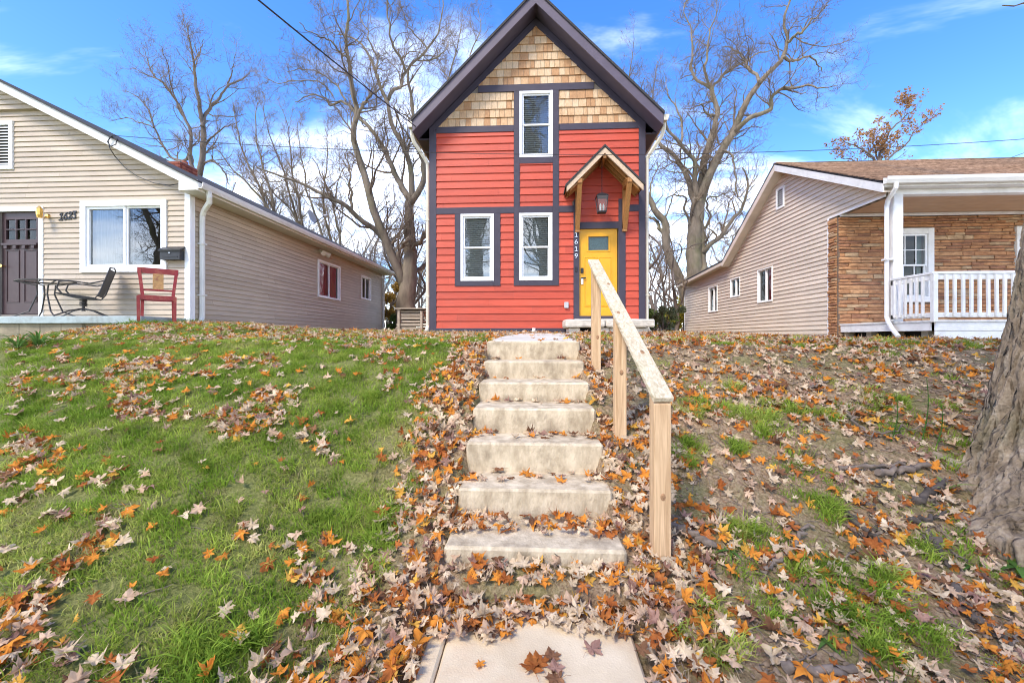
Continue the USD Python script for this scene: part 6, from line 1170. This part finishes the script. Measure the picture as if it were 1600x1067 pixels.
for k in range(18):
    a_, l_ = rr.uniform(0, 3.1), rr.uniform(18, 60); cx_, cy_ = rr.uniform(1340, 1500), rr.uniform(735, 880)
    stick((cx_, cy_), (cx_ + l_ * math.cos(a_), cy_ + .5 * l_ * math.sin(a_)), rr.uniform(.006, .013), m_stick if k % 3 else m_rotten, 'fallen_branch', 'small dark stick among the debris at the foot of the old maple', 'branch', .008)
    stage.GetPrimAtPath('/World/fallen_branch' + f'_{USED[("/World", "fallen_branch")]:03d}').SetCustomDataByKey('group', 'small sticks at the foot of the old maple')
# weeds
m_weed = leafmat('weed_leaf', (.055, .125, .022), (.11, .20, .045), .3); m_pale = leafmat('pale_weed_leaf', (.20, .26, .07), (.33, .38, .12), .35)
def blade(base, d, L, w, mt_up, arch=.5, n=6):
    d = np.array(d, float); s = unit(np.cross(d, [0, 0, 1.])); V = []
    for k in range(n + 1):
        t = k / n; c = base + d * L * t * (.35 + .65 * t) + np.array([0, 0, L * (mt_up * t - arch * t * t)]); ww = w * math.sin(math.pi * min(.98, .12 + .86 * t)) ; V += [c - s * ww / 2, c + [0, 0, -.15 * ww], c + s * ww / 2]
    F = []
    for k in range(n): o = k * 3; F += [[o, o + 1, o + 4], [o, o + 4, o + 3], [o + 1, o + 2, o + 5], [o + 1, o + 5, o + 4]]
    return np.array(V), np.array(F)
def weed(px, py, n, L, w, upk, label, mt, name='weed', arch=.6):
    g = gpt(px, py); g[2] = ground(g[0], g[1]) + .005; t = thing(name, label, 'weed', g)
    for k in range(n): a = 2 * np.pi * (k + rr.uniform(-.3, .3)) / n; part(t, 'leaf', blade(g, (math.cos(a), math.sin(a), 0), L * rr.uniform(.7, 1.2), w * rr.uniform(.8, 1.2), upk * rr.uniform(.7, 1.2), arch), mt, smooth=True)
weed(1590, 890, 8, .15, .035, .7, 'broad leaved green weed at the right edge below the maple', m_weed)
weed(1140, 862, 7, .10, .020, .5, 'flat green dandelion on the right bank nearest the handrail', m_weed); weed(1095, 905, 5, .07, .020, .5, 'small green weed among leaves below the front handrail post', m_weed)
weed(1520, 890, 7, .09, .016, .7, 'narrow leaved weed below the maple flare', m_weed); weed(1480, 770, 4, .14, .030, 1.1, 'yellowing upright weed leaves against the maple flare', m_pale); weed(1380, 920, 6, .10, .018, .8, 'pale yellow green weed among leaves on the lower right bank', m_pale)
weed(1330, 985, 6, .08, .02, .5, 'dandelion in the tuft on the lower right bank', m_weed); weed(985, 735, 14, .11, .008, 1.0, 'dark grassy weed between the steps and the middle handrail post', m_weed); weed(1290, 1005, 5, .07, .018, .5, 'small weed left of the lower right tufts', m_weed)
weed(60, 545, 26, .42, .020, 1.1, 'strap leaved green plant below the porch corner', m_weed, 'strap_leaf_plant', .75); weed(28, 548, 20, .36, .018, 1.1, 'second strap leaved plant at the left edge below the porch', m_weed, 'strap_leaf_plant', .75)
for (px, py, H, lab) in ((1440, 690, .48, 'tall thin weed stem close to the maple trunk'), (1392, 690, .36, 'thin weed stem left of the tall one by the maple'), (1462, 700, .34, 'short leafy weed stem nearest the maple trunk')):
    g = gpt(px, py); t = thing('tall_weed', lab, 'weed', g); P = np.array([g + [.03 * math.sin(3 * q) + .05 * q, .02 * q, H * q] for q in np.linspace(0, 1, 8)]); part(t, 'stem', tube(P, np.linspace(.005, .002, 8), 5), m_weed)
    for k in range(12): a = k * 2.4; part(t, 'leaf', blade(P[1 + k // 2], (math.cos(a), math.sin(a), 0), .09 * (1 - k / 18), .016, .5, .4, 3), m_weed)
